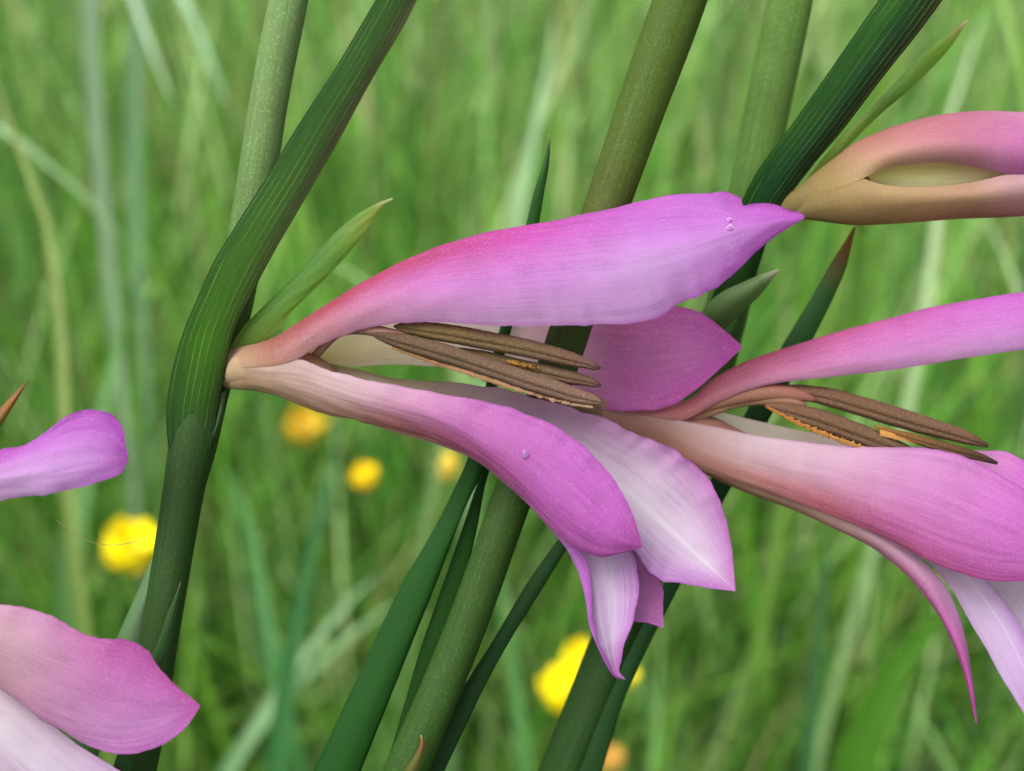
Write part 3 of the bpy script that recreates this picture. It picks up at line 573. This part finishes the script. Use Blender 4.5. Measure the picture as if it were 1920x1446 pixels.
sheet('leaf', leafdown([
    [(1150, 872, 180), (1100, 945, 172), (1045, 1014, 166), (985, 1100, 160), (932, 1190, 154), (868, 1290, 148), (800, 1400, 142), (768, 1460, 140)],
    [(1151, 873, 180), (1106, 950, 162), (1052, 1024, 154), (998, 1106, 148), (946, 1190, 142), (894, 1280, 136), (836, 1390, 130), (798, 1460, 128)],
    [(1152, 874, 180), (1112, 955, 174), (1060, 1032, 168), (1011, 1112, 162), (962, 1190, 156), (920, 1264, 150), (868, 1370, 144), (826, 1460, 142)]], baseB),
    [(0, [(70, 116, 60)]*3), (0.15, [(56, 104, 52)]*3), (0.4, [(44, 84, 38), (40, 80, 36), (34, 66, 30)]), (1, [(38, 74, 34)]*3)], M_leaf, B, nu=90, nv=12, world=True, flat=0.4, ripple=0.6, rag=0.2, thick=0.00012)
f2 = tube('flower', [(x, y, d+4, r*(1.0 if x < 1130 else 0.84)) for x, y, d, r in T2],
    [(0, [(96, 106, 50)]), (0.15, [(140, 120, 76)]), (0.3, [(204, 154, 132)]), (1, [(194, 132, 112)])], M_tube, B, sides=32, n=50, lump=0.02)
f2['label'] = 'pink flower with split brown anthers and orange pollen'
# hood of the right flower
sheet('petal', [
    [*ring(T2, X2, 18), (1280, 788, 184), (1340, 757, 172), (1400, 732, 156), (1470, 716, 140), (1560, 707, 124), (1700, 690, 104), (1800, 673, 92), (1920, 655, 82), (2050, 636, 80), (2160, 600, 90), (2260, 548, 110)],
    [*ring(T2, X2, 42), (1285, 766, 186), (1345, 730, 172), (1420, 702, 152), (1510, 680, 132), (1620, 655, 112), (1750, 632, 94), (1920, 604, 78), (2060, 586, 76), (2260, 546, 110)],
    [*ring(T2, X2, 85), (1285, 752, 228), (1335, 712, 214), (1402, 676, 198), (1480, 650, 182), (1560, 626, 168), (1650, 601, 154), (1750, 576, 142), (1850, 558, 132), (1930, 546, 126), (2060, 532, 122), (2260, 544, 110)],
    [*ring(T2, X2, 165), (1320, 750, 270), (1420, 710, 250), (1560, 680, 230), (1750, 640, 200), (1930, 610, 180), (2100, 580, 150), (2262, 545, 110)]],
    [(0, [(204, 154, 132)]*4), (0.07, [(196, 134, 116), (196, 124, 112), (194, 116, 106), (190, 120, 110)]), (0.16, [(206, 138, 134), (204, 116, 120), (190, 92, 96), (180, 90, 90)]), (0.28, [(214, 150, 176), (210, 120, 156), (192, 76, 104), (180, 80, 110)]), (0.45, [(212, 150, 200), (212, 120, 196), (202, 78, 146), (190, 80, 140)]), (0.65, [(214, 160, 214), (210, 126, 212), (204, 90, 196), (196, 80, 180)]), (1, [(200, 110, 206)]*4)],
    M_petal, f2, nu=110, nv=34, ripple=1.4, rag=0.6, seed=22)
# pale inner claw of the far lower petal, colour brightened against the hood's shade
sheet('petal', [
    [(1290, 778, 250), (1312, 768, 254), (1345, 772, 254), (1402, 785, 250), (1500, 807, 244), (1600, 827, 246), (1720, 838, 220), (1840, 845, 190), (1890, 848, 176), (1925, 868, 166), (2000, 920, 150), (2100, 1010, 130)],
    [(1290, 810, 262), (1400, 830, 278), (1600, 870, 262), (1800, 910, 210), (1950, 960, 166), (2100, 1012, 130)],
    [(1290, 840, 250), (1400, 870, 262), (1600, 920, 250), (1800, 980, 200), (1950, 1010, 160), (2100, 1015, 130)]],
    [(0, [(246, 240, 216)]*3), (0.3, [(246, 238, 220), (240, 226, 212), (230, 214, 206)]), (0.55, [(214, 170, 190)]*3), (0.75, [(196, 100, 190), (200, 120, 196), (200, 130, 196)]), (1, [(196, 110, 196)]*3)],
    M_petal_brightened, f2, nu=80, nv=18, ripple=1.2, rag=0.8, seed=25)
# narrow pendant petal
sheet('petal', [
    [(1280, 860, 220), (1330, 893, 214), (1400, 924, 204), (1480, 954, 194), (1560, 989, 184), (1640, 1031, 172), (1700, 1079, 162), (1750, 1140, 154), (1788, 1210, 148), (1814, 1290, 144), (1830, 1357, 142)],
    [(1285, 858, 196), (1340, 886, 186), (1420, 916, 176), (1500, 944, 166), (1590, 984, 156), (1670, 1030, 146), (1730, 1084, 138), (1772, 1150, 134), (1802, 1220, 132), (1822, 1295, 136), (1831, 1357, 142)],
    [(1300, 850, 190), (1360, 872, 190), (1440, 900, 184), (1540, 934, 174), (1640, 980, 166), (1720, 1040, 160), (1772, 1098, 156), (1800, 1160, 152), (1816, 1222, 148), (1826, 1290, 144), (1832, 1357, 142)]],
    [(0, [(190, 130, 104)]*3), (0.2, [(196, 144, 116), (206, 170, 150), (214, 184, 166)]), (0.35, [(200, 136, 120), (216, 186, 172), (222, 196, 184)]), (0.55, [(204, 120, 160), (214, 160, 190), (214, 180, 200)]), (0.75, [(190, 80, 156), (200, 110, 180), (204, 140, 196)]), (1, [(190, 64, 160)]*3)],
    M_petal, f2, nu=100, nv=22, ripple=1.0, rag=0.6, seed=27)
# pale lilac lower petal
sheet('petal', [
    [(1300, 870, 210), (1420, 910, 204), (1560, 960, 196), (1660, 1000, 190), (1732, 1046, 184), (1782, 1102, 176), (1816, 1160, 168), (1852, 1222, 160), (1892, 1292, 152), (1925, 1345, 146), (1960, 1410, 140)],
    [(1310, 862, 214), (1500, 925, 214), (1680, 990, 210), (1790, 1060, 200), (1850, 1130, 184), (1900, 1210, 168), (1940, 1310, 152), (1962, 1410, 140)],
    [(1310, 855, 206), (1500, 910, 204), (1700, 980, 196), (1845, 1086, 180), (1882, 1130, 170), (1912, 1172, 160), (1946, 1240, 150), (1970, 1320, 144), (1963, 1412, 140)]],
    [(0, [(200, 160, 140)]*3), (0.35, [(216, 190, 190)]*3), (0.6, [(216, 180, 220), (226, 206, 236), (214, 186, 226)]), (0.8, [(222, 190, 232), (216, 180, 232), (196, 130, 214)]), (1, [(200, 140, 214)]*3)],
    M_petal_in, f2, nu=90, nv=24, ripple=1.6, rag=1.8, ruffle=5, seed=28)
sheet('petal', [
    [(1320, 860, 226), (1600, 960, 226), (1780, 1040, 214), (1850, 1100, 206), (1930, 1200, 196), (2010, 1290, 180)],
    [(1325, 850, 236), (1600, 930, 240), (1800, 1000, 230), (1900, 1070, 220), (1980, 1180, 200), (2012, 1290, 180)],
    [(1330, 845, 230), (1600, 910, 230), (1850, 980, 220), (1980, 1060, 206), (2040, 1170, 192), (2014, 1290, 180)]],
    [(0, [(200, 160, 140)]*3), (0.5, [(210, 190, 206)]*3), (1, [(216, 190, 222)]*3)], M_petal, f2, nu=50, nv=14, ripple=1.6, rag=1.0, seed=29)
# large near lateral petal
sheet('petal', [
    [*ring(T2, X2, 20), (1280, 789, 184), (1345, 802, 176), (1420, 817, 164), (1500, 828, 150), (1570, 834, 138), (1640, 838, 126), (1720, 840, 112), (1788, 850, 98), (1856, 880, 84), (1920, 918, 72), (1990, 975, 66), (2050, 1040, 64)],
    [*ring(T2, X2, -8), (1290, 824, 172), (1380, 850, 150), (1470, 872, 128), (1560, 892, 108), (1660, 918, 88), (1760, 952, 70), (1860, 994, 56), (1960, 1030, 54), (2050, 1042, 64)],
    [*ring(T2, X2, -38), (1305, 862, 172), (1390, 888, 152), (1480, 914, 132), (1580, 946, 112), (1680, 984, 92), (1780, 1024, 76), (1880, 1052, 64), (1970, 1054, 58), (2050, 1043, 64)],
    [*ring(T2, X2, -72), (1320, 884, 192), (1400, 910, 176), (1480, 936, 160), (1560, 966, 146), (1620, 992, 134), (1690, 1026, 120), (1750, 1056, 108), (1800, 1076, 98), (1856, 1089, 88), (1920, 1091, 78), (1985, 1078, 70), (2050, 1045, 64)]],
    [(0, [(204, 154, 132)]*4), (0.1, [(210, 164, 148), (206, 150, 132), (202, 144, 122), (200, 144, 120)]), (0.19, [(224, 194, 188), (214, 168, 152), (200, 140, 120), (204, 156, 136)]), (0.32, [(228, 202, 212), (224, 190, 196), (204, 138, 130), (206, 150, 138)]), (0.48, [(222, 180, 206), (220, 168, 198), (200, 116, 136), (188, 92, 112)]), (0.62, [(216, 150, 204), (212, 134, 196), (204, 104, 170), (186, 84, 128)]), (0.8, [(210, 116, 202), (208, 112, 198), (206, 106, 190), (192, 82, 160)]), (1, [(204, 100, 196)]*4)],
    M_petal, f2, nu=120, nv=36, ripple=2.2, rag=1.6, ruffle=5, seed=31, key='near2', flat=0.5, pleat=0.4)
CD = [(0, [(168, 116, 92)]), (0.12, [(140, 104, 78)]), (0.5, [(128, 98, 70)]), (0.9, [(126, 96, 72)]), (1, [(84, 58, 46)])]
tube('filament', [(1270, 790, 225, 8), (1320, 764, 200, 11), (1380, 745, 180, 14), (1440, 736, 166, 16), (1500, 742, 158, 12), (1530, 750, 156, 4)], [(0, [(190, 140, 110)]), (0.6, [(186, 130, 104)]), (1, [(176, 110, 96)])], M_tube, f2, sides=14, n=24)
tube('filament', [(1280, 790, 225, 8), (1330, 772, 206, 10), (1390, 752, 186, 11), (1440, 748, 170, 12), (1485, 752, 160, 12), (1512, 762, 156, 4)], [(0, [(196, 156, 116)]), (0.6, [(192, 150, 110)]), (1, [(186, 124, 110)])], M_tube, f2, sides=14, n=24)
anther(f2, [(1440, 728, 172, 3), (1480, 733, 170, 12), (1540, 742, 166, 17), (1620, 764, 160, 19), (1700, 788, 152, 19), (1770, 808, 144, 16), (1815, 822, 140, 12), (1852, 836, 136, 4)], CD, seed=7)
anther(f2, [(1434, 760, 150, 3), (1460, 766, 150, 11), (1520, 782, 148, 19), (1590, 806, 146, 20), (1660, 832, 142, 17), (1710, 850, 140, 10), (1740, 862, 140, 3)], CD, seed=8)
anther(f2, [(1640, 800, 132, 3), (1700, 818, 124, 8), (1760, 836, 112, 10), (1820, 852, 98, 9), (1852, 862, 92, 6), (1870, 869, 90, 3)], [(0, [(170, 120, 50)]), (0.5, [(120, 84, 50)]), (1, [(60, 42, 36)])], seed=9)
sheet('pollen', [[(1440, 762, 138), (1500, 792, 136), (1570, 820, 134), (1640, 844, 132)], [(1436, 764, 140), (1500, 800, 138), (1570, 828, 136), (1640, 850, 134)]], [(0, [(190, 126, 56)]*2), (1, [(176, 126, 70)]*2)], M_pollen, f2, nu=200, nv=4, rag=5.0, seed=10, thick=0.0002)
sheet('pollen', [[(1650, 806, 128), (1700, 818, 122), (1760, 834, 114), (1840, 850, 104)], [(1650, 818, 128), (1700, 828, 122), (1760, 842, 114), (1840, 858, 104)]], [(0, [(196, 144, 74)]*2), (1, [(190, 156, 110)]*2)], M_pollen, f2, nu=200, nv=4, rag=5.0, seed=11, thick=0.0002)

# ---- plant C: stalk with the closed bud
baseC = (-0.030, 0.110)
C = root_at('gladiolus_plant', 'gladiolus stalk with a half closed mauve bud and dark striped bract', *baseC)
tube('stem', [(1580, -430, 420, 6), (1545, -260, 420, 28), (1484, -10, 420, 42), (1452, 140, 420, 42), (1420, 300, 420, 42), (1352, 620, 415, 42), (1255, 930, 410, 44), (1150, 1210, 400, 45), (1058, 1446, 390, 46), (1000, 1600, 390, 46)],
     [(0, [(104, 144, 66)]), (0.35, [(104, 144, 64)]), (0.5, [(76, 110, 44)]), (0.7, [(40, 72, 26)]), (1, [(48, 84, 32)])], M_stem, C, n=110, lump=0.03, world=to_ground((1000, 1600, 390), baseC, 0.0019))  # grass shade painted into the dark lower colours
sheet('bract', [
    [(1310, 650, 372), (1326, 580, 340), (1358, 500, 290), (1392, 375, 220), (1418, 324, 196), (1480, 240, 164), (1540, 155, 140), (1600, 68, 120), (1648, 0, 108), (1760, -150, 100), (1960, -400, 130)],
    [(1330, 655, 352), (1348, 585, 316), (1382, 500, 262), (1418, 385, 186), (1450, 330, 160), (1514, 243, 126), (1578, 155, 102), (1640, 66, 84), (1690, 0, 74), (1790, -150, 72), (1960, -400, 130)],
    [(1346, 660, 360), (1368, 590, 322), (1400, 508, 262), (1442, 388, 184), (1484, 328, 158), (1548, 246, 124), (1614, 158, 100), (1684, 66, 82), (1732, 0, 74), (1818, -150, 74), (1962, -400, 130)],
    [(1360, 660, 384), (1384, 594, 356), (1416, 515, 306), (1464, 390, 226), (1512, 324, 200), (1580, 243, 172), (1650, 150, 146), (1720, 62, 126), (1766, 0, 116), (1842, -150, 106), (1964, -400, 130)]],
    [(0, [(50, 90, 40)]*4), (0.15, [(36, 80, 30), (40, 86, 32), (42, 88, 32), (40, 66, 30)]), (0.3, [(30, 84, 22), (28, 78, 34), (28, 74, 36), (26, 56, 26), (52, 58, 34)]), (0.6, [(26, 80, 20), (50, 104, 26), (30, 78, 30), (28, 54, 22), (60, 62, 30)]), (1, [(50, 100, 40)]*4)],  # dark right strip paints the fold's shadow, as on plant A
    M_bract, C, nu=120, nv=34, ripple=0.8, rag=0.3, thick=0.00012, flat=0.2)
sheet('inner_bract', [
    [(1478, 392, 246), (1540, 300, 206), (1580, 254, 184), (1632, 204, 160), (1684, 148, 140), (1724, 108, 128), (1772, 66, 118), (1802, 44, 114), (1817, 36, 112)],
    [(1490, 392, 236), (1550, 302, 196), (1594, 256, 172), (1645, 206, 150), (1700, 154, 130), (1742, 110, 118), (1782, 72, 112), (1806, 47, 112), (1817, 36, 112)],
    [(1502, 392, 250), (1562, 304, 210), (1606, 258, 186), (1656, 210, 164), (1712, 162, 144), (1758, 116, 132), (1790, 78, 120), (1808, 50, 114), (1818, 36, 112)]],
    [(0, [(150, 170, 80)]*3), (0.3, [(150, 176, 84), (130, 164, 60), (146, 176, 80)]), (0.55, [(84, 124, 54), (84, 128, 44), (92, 134, 46)]), (0.85, [(100, 146, 36), (110, 150, 40), (104, 144, 40)]), (0.95, [(130, 140, 60)]*3), (1, [(190, 180, 150)]*3)],
    M_inner, C, nu=60, nv=14, ripple=0.6, rag=0.3, flat=0.3)
sheet('inner_bract', [
    [(1300, 640, 372), (1310, 590, 270), (1346, 553, 246), (1396, 528, 232), (1434, 512, 226), (1460, 505, 224)],
    [(1320, 650, 366), (1336, 598, 250), (1370, 568, 228), (1412, 540, 218), (1441, 518, 220), (1461, 506, 224)],
    [(1344, 660, 372), (1362, 616, 270), (1396, 582, 246), (1430, 548, 234), (1450, 522, 228), (1462, 507, 224)]],
    [(0, [(80, 112, 56)]*3), (0.5, [(86, 122, 62), (96, 130, 70), (76, 112, 52)]), (0.85, [(110, 140, 80)]*3), (1, [(190, 190, 160)]*3)], M_inner, C, nu=40, nv=14, ripple=0.6, rag=0.3)
sheet('leaf', [
    [(1300, 700, 384), (1330, 650, 374), (1360, 600, 360), (1395, 530, 340), (1420, 470, 330)], [(1330, 720, 378), (1352, 660, 362), (1378, 605, 346), (1404, 535, 330), (1422, 470, 328)], [(1352, 720, 388), (1376, 660, 378), (1392, 600, 362), (1412, 535, 342), (1424, 470, 332)]],
    [(0, [(60, 100, 48)]*3), (1, [(66, 108, 52)]*3)], M_leaf, C, nu=30, nv=10, ripple=0.5, rag=0.2)
sheet('leaf', leafdown([
    [(1601, 426, 340), (1588, 448, 340), (1560, 492, 342), (1520, 560, 344), (1470, 642, 346), (1390, 790, 348), (1330, 908, 348), (1250, 1085, 342), (1190, 1202, 336), (1132, 1330, 330), (1086, 1446, 326)],
    [(1602, 426, 340), (1592, 450, 332), (1572, 496, 330), (1540, 560, 330), (1496, 642, 332), (1412, 796, 334), (1346, 920, 334), (1262, 1092, 328), (1204, 1204, 322), (1152, 1318, 316), (1106, 1446, 312)],
    [(1603, 427, 340), (1597, 452, 342), (1586, 500, 344), (1560, 562, 346), (1520, 642, 348), (1432, 802, 350), (1360, 932, 350), (1274, 1098, 344), (1218, 1206, 338), (1172, 1306, 332), (1128, 1446, 328)]], baseC),
    [(0, [(120, 70, 40)]*3), (0.03, [(150, 96, 56)]*3), (0.07, [(110, 110, 60)]*3), (0.12, [(52, 96, 46)]*3), (0.3, [(44, 88, 42), (40, 84, 40), (36, 74, 34)]), (1, [(40, 78, 36)]*3)], M_leaf, C, nu=120, nv=14, world=True, flat=0.4, ripple=0.6, rag=0.2, thick=0.00012)
T3 = [(1440, 412, 300, 26), (1480, 390, 240, 27), (1500, 381, 212, 30), (1520, 372, 194, 39), (1550, 362, 178, 53), (1580, 353, 166, 65), (1606, 344, 160, 76)]
X3 = (1478, 1506, 1532, 1566, 1600)
f3 = tube('flower', [(1385, 470, 410, 20), (1420, 430, 360, 26), (1452, 408, 290, 26), (1490, 386, 226, 26), (1530, 370, 190, 34), (1580, 356, 172, 46), (1640, 350, 172, 30), (1700, 345, 172, 10)],
    [(0, [(110, 116, 56)]), (0.3, [(150, 136, 74)]), (1, [(160, 132, 84)])], M_tube, C, sides=30, n=40, lump=0.02)
f3['label'] = 'half closed mauve bud with an olive tan base'
BUD = [(0, [(160, 144, 84)]*4), (0.12, [(166, 142, 82)]*2+[(158, 126, 74), (146, 104, 70)])]
sheet('petal', [
    [*ring(T3, X3, 3), (1660, 317, 86), (1720, 307, 86), (1770, 304, 86), (1830, 313, 92), (1893, 326, 86), (1960, 332, 84), (2100, 330, 92), (2260, 298, 120)],
    [*ring(T3, X3, 44), (1650, 280, 82), (1720, 264, 70), (1820, 258, 64), (1920, 262, 62), (2060, 272, 72), (2260, 297, 120)],
    [*ring(T3, X3, 88), (1645, 249, 150), (1720, 225, 140), (1800, 211, 138), (1860, 208, 138), (1920, 210, 138), (2060, 224, 138), (2260, 296, 122)],
    [*ring(T3, X3, 160), (1750, 290, 224), (1920, 270, 212), (2100, 270, 180), (2262, 297, 122)]],
    BUD+[(0.25, [(192, 160, 116), (192, 138, 122), (182, 106, 104), (150, 90, 80)]), (0.42, [(196, 150, 146), (198, 122, 146), (192, 106, 128), (160, 90, 100)]), (0.58, [(184, 96, 166), (200, 110, 176), (210, 140, 176), (170, 90, 120)]), (1, [(176, 84, 168), (190, 100, 180), (200, 130, 190), (190, 100, 170)])],
    M_tube, f3, nu=100, nv=34, ripple=0.8, rag=0.3, seed=41)
sheet('petal', [
    [*ring(T3, X3, 10, 1.025), (1655, 346, 84), (1720, 351, 84), (1780, 348, 86), (1840, 338, 94), (1893, 326, 90), (1960, 318, 88), (2100, 318, 94), (2260, 300, 122)],
    [*ring(T3, X3, -36), (1660, 386, 86), (1740, 382, 82), (1830, 374, 78), (1920, 362, 78), (2100, 342, 88), (2260, 301, 122)],
    [*ring(T3, X3, -88), (1650, 421, 150), (1700, 418, 142), (1800, 411, 140), (1920, 405, 140), (2100, 384, 140), (2260, 305, 124)],
    [*ring(T3, X3, -160), (1800, 372, 222), (2100, 340, 180), (2262, 303, 124)]],
    BUD+[(0.25, [(186, 158, 108), (182, 150, 98), (170, 128, 84), (150, 110, 70)]), (0.45, [(190, 152, 124), (186, 146, 112), (164, 100, 84), (150, 90, 76)]), (0.6, [(210, 170, 186), (208, 158, 172), (190, 110, 128), (160, 90, 100)]), (1, [(196, 130, 180)]*4)],
    M_tube, f3, nu=100, nv=34, ripple=0.8, rag=0.3, seed=43)
sheet('petal', [
    [(1560, 338, 150), (1650, 300, 156), (1750, 285, 158), (1850, 295, 150), (1960, 310, 130)],
    [(1562, 348, 138), (1650, 328, 134), (1750, 322, 132), (1850, 322, 126), (1962, 318, 120)],
    [(1564, 358, 146), (1650, 356, 142), (1750, 360, 142), (1850, 350, 136), (1964, 326, 126)]],
    [(0, [(222, 230, 120)]*3), (0.3, [(232, 236, 150), (222, 230, 136), (242, 244, 196)]), (0.8, [(190, 170, 130)]*3), (1, [(206, 180, 160)]*3)], M_petal_brightened, f3, nu=40, nv=14, ripple=0.6, rag=0.2, seed=44)

# ---- plant D: stands to the left, its flower reaching into view
baseD = (-0.105, 0.075)
Dp = root_at('gladiolus_plant', 'gladiolus whose cut off pink flower hangs beside the yellow cup flower', *baseD)
tube('stem', [(-300, 100, 60, 20), (-380, 500, 40, 34), (-460, 900, 20, 38), (-520, 1200, 20, 38), (-580, 1500, 20, 40)], [(0, [(84, 112, 58)]), (1, [(66, 96, 50)])], M_stem, Dp, n=60, world=to_ground((-580, 1500, 20), baseD, 0.0018))
f4 = tube('flower', [(-460, 960, 10, 30), (-420, 985, -10, 38), (-370, 1010, -20, 48), (-300, 1040, -20, 50), (-230, 1070, -20, 30)], [(0, [(150, 130, 76)]), (1, [(186, 140, 110)])], M_tube, Dp, sides=26, n=24)
f4['label'] = 'pink flower reaching in beside the yellow flower'
sheet('petal', [
    [(-400, 1020, -60), (-250, 985, -80), (-100, 955, -96), (0, 939, -102), (100, 925, -104), (180, 905, -100), (228, 886, -94), (241, 862, -86)],
    [(-400, 990, -70), (-250, 945, -100), (-100, 912, -122), (0, 896, -130), (90, 878, -128), (165, 862, -118), (215, 858, -102), (241, 861, -86)],
    [(-400, 965, -40), (-250, 915, -60), (-100, 882, -84), (0, 862, -96), (70, 838, -98), (130, 808, -92), (185, 806, -88), (220, 825, -86), (240, 860, -86)],
    [(-400, 960, -10), (-250, 900, -30), (-100, 866, -54), (0, 846, -70), (72, 821, -80), (102, 796, -82), (132, 776, -80), (176, 768, -78), (214, 780, -78), (232, 808, -80), (235, 834, -84), (241, 859, -86)]],
    [(0, [(190, 140, 130)]*4), (0.5, [(206, 160, 206), (206, 140, 206), (200, 100, 204), (190, 80, 190)]), (0.72, [(208, 166, 218), (212, 160, 224), (200, 110, 212), (178, 70, 188)]), (0.9, [(198, 118, 212), (206, 140, 220), (196, 100, 210), (176, 68, 184)]), (1, [(178, 70, 184)]*4)],
    M_petal, f4, nu=90, nv=34, ripple=3.0, rag=2.0, ruffle=6, seed=51, flat=0.6, pleat=0.35)
sheet('petal', [
    [(-330, 1020, -60), (-200, 1080, -84), (-100, 1112, -98), (0, 1134, -106), (55, 1141, -110), (110, 1160, -112), (150, 1184, -112), (190, 1198, -110), (236, 1200, -108), (272, 1216, -106), (300, 1254, -106), (332, 1287, -106), (374, 1321, -108)],
    [(-330, 1050, -80), (-200, 1120, -116), (-60, 1175, -140), (40, 1212, -148), (120, 1245, -148), (200, 1275, -140), (290, 1304, -124), (375, 1323, -108)],
    [(-330, 1075, -70), (-200, 1155, -100), (-80, 1225, -124), (20, 1285, -136), (90, 1330, -136), (150, 1352, -132), (230, 1364, -124), (310, 1350, -114), (375, 1324, -108)],
    [(-330, 1085, -40), (-200, 1170, -60), (-80, 1232, -80), (0, 1285, -92), (60, 1332, -100), (110, 1368, -104), (150, 1392, -106), (195, 1408, -108), (250, 1412, -110), (310, 1394, -110), (350, 1362, -110), (375, 1326, -108)]],
    [(0, [(190, 150, 120)]*4), (0.4, [(214, 170, 190), (200, 160, 160), (186, 150, 140), (190, 150, 150)]), (0.58, [(210, 140, 190), (204, 156, 180), (196, 140, 170), (196, 130, 180)]), (0.75, [(190, 80, 166), (206, 120, 190), (206, 140, 200), (200, 124, 196)]), (0.92, [(186, 74, 166), (204, 112, 194), (208, 132, 206), (194, 104, 194)]), (1, [(190, 74, 170)]*4)],
    M_petal, f4, nu=100, nv=36, ripple=2.6, rag=2.0, ruffle=6, seed=53, key='left', flat=0.5, pleat=0.35)
sheet('petal', [
    [(-330, 1090, -40), (-180, 1190, -52), (-60, 1250, -60), (0, 1284, -64), (70, 1336, -68), (140, 1392, -70), (200, 1430, -72), (270, 1475, -74), (360, 1560, -80)],
    [(-330, 1100, -56), (-180, 1230, -80), (-40, 1340, -96), (60, 1430, -100), (160, 1500, -98), (360, 1562, -80)],
    [(-330, 1110, -40), (-200, 1290, -60), (-80, 1420, -76), (40, 1520, -84), (180, 1570, -86), (360, 1566, -80)]],
    [(0, [(200, 170, 150)]*3), (0.4, [(222, 196, 206), (226, 210, 220), (216, 180, 200)]), (0.7, [(214, 186, 216), (224, 206, 232), (206, 160, 210)]), (1, [(200, 130, 204)]*3)],
    M_petal, f4, nu=60, nv=26, ripple=1.6, rag=0.8, seed=54)
sheet('bract', [
    [(-440, 985, -50), (-250, 930, -20), (-120, 860, 20), (-30, 795, 40), (20, 745, 44), (52, 713, 46)], [(-438, 995, -60), (-240, 940, -34), (-110, 872, 6), (-20, 806, 30), (24, 752, 40), (52, 713, 46)], [(-436, 1005, -50), (-230, 950, -20), (-100, 884, 20), (-8, 812, 40), (28, 756, 46), (53, 714, 46)]],
    [(0, [(84, 120, 50)]*3), (0.75, [(96, 120, 56)]*3), (0.9, [(170, 110, 50)]*3), (1, [(150, 96, 60)]*3)], M_inner, Dp, nu=50, nv=10, ripple=0.5, rag=0.3)

# ---- single sharp leaf tips low in the picture
def leaf_thing(label, rails, colors, base):
    r3 = leafdown(rails, base, 0.003)
    o = sheet('leaf_tip', r3, colors, M_leaf, None, nu=60, nv=12, world=True, ripple=0.5, rag=0.2, origin=(base[0], base[1], 0.0))
    return tag(o, label, 'leaf')
leaf_thing('narrow dark green leaf tip standing before the thick stalk', [
    [(338, 1091, -10), (330, 1112, -10), (314, 1150, -12), (298, 1198, -14), (280, 1240, -16), (255, 1310, -18), (225, 1400, -20)],
    [(338, 1091, -10), (333, 1115, -16), (321, 1155, -20), (307, 1204, -22), (290, 1248, -24), (266, 1316, -26), (240, 1404, -26)],
    [(339, 1091, -10), (336, 1118, -10), (329, 1158, -12), (317, 1210, -14), (301, 1256, -16), (277, 1322, -18), (256, 1408, -20)]],
    [(0, [(150, 140, 100)]*3), (0.05, [(70, 104, 56), (44, 80, 36), (80, 116, 70)]), (1, [(40, 80, 36)]*3)], (-0.066, 0.07))
leaf_thing('curled brown dry leaf tip rising at the foot of the stalks', [
    [(789, 1379, 30), (788, 1392, 26), (778, 1414, 22), (762, 1440, 20), (745, 1470, 20), (700, 1560, 20)],
    [(791, 1378, 30), (791, 1396, 18), (784, 1418, 12), (772, 1442, 10), (756, 1474, 10), (712, 1562, 10)],
    [(790, 1377, 30), (797, 1396, 26), (794, 1418, 22), (786, 1442, 20), (772, 1476, 20), (726, 1564, 20)]],
    [(0, [(214, 200, 176)]*3), (0.02, [(176, 120, 80)]*3), (0.08, [(150, 96, 60)]*3), (0.2, [(110, 110, 56)]*3), (1, [(50, 88, 40)]*3)], (-0.05, 0.07))
leaf_thing('pale split leaf leaning on the thick stalk below the yellow cup flower', [
    [(290, 1036, 190), (268, 1086, 190), (244, 1140, 190), (222, 1190, 190), (200, 1240, 190), (160, 1330, 190)],
    [(291, 1037, 190), (278, 1098, 180), (258, 1150, 178), (240, 1198, 178), (222, 1246, 178), (186, 1336, 178)],
    [(292, 1038, 190), (288, 1104, 190), (272, 1156, 190), (260, 1206, 190), (244, 1252, 190), (212, 1342, 190)]],
    [(0, [(170, 200, 150)]*3), (0.1, [(120, 168, 110), (150, 190, 140), (180, 206, 170)]), (1, [(80, 130, 70)]*3)], (-0.07, 0.09))

# ---- drops of dew on the petals
def drop(label, key, px, py, r, flat=0.5):
    G, Nn = GR[key]; best = None
    P = G.reshape(-1, 3)-CAMP; z = P@FV; x = 960+P@RV/z*FPX; y = 723-P@UV/z*FPX
    k = np.argmin((x-px)**2+(y-py)**2+(z-z.min())*1e4); c = G.reshape(-1, 3)[k]; nn = Nn.reshape(-1, 3)[k]
    if nn@FV > 0: nn = -nn
    c = c+RV*(px-x[k])*UNIT-UV*(py-y[k])*UNIT
    e1 = np.cross(nn, [0, 0, 1]); e1 /= np.linalg.norm(e1); e2 = np.cross(nn, e1); R0 = r*UNIT
    th = np.linspace(0, 2*math.pi, 20, endpoint=False); ph = np.linspace(-0.5, math.pi/2, 10)
    rad = R0*np.cos(ph)*1.0; h = R0*flat*np.sin(ph)
    wob = 1+0.08*np.sin(th*2+px)+0.05*np.sin(th*3+py)
    Gd = nn*h[:, None, None]+rad[:, None, None]*wob[None, :, None]*(np.cos(th)[None, :, None]*e1+np.sin(th)[None, :, None]*e2)+c
    Gd[-1] = Gd[-1].mean(0)
    o = grid_mesh('dew_drop', Gd, np.ones((10, 20, 3)), M_dew, None, closed=True, origin=tuple(c))
    return tag(o, label, 'dew drop')
drop('larger dew drop on the hooded pink petal near its torn edge', 'hood', 1369, 428, 8, 0.6)
drop('smaller dew drop just above the larger one on the hood', 'hood', 1368, 413, 5.5, 0.6)
drop('round flat pale dew drop on the drooping magenta petal', 'near', 985, 853, 8, 0.35)
t = tube('spider_thread', [(105, 975, 40, 0.6), (150, 1008, 40, 0.6), (200, 1022, 44, 0.6), (260, 1014, 50, 0.6), (308, 992, 58, 0.6)], [(0, [(190, 180, 120)])], M_stem, None, sides=5, n=30, origin=tuple(W((200, 1022, 44))))
tag(t, 'fine brown thread stretched across the yellow cup flower', 'thread')
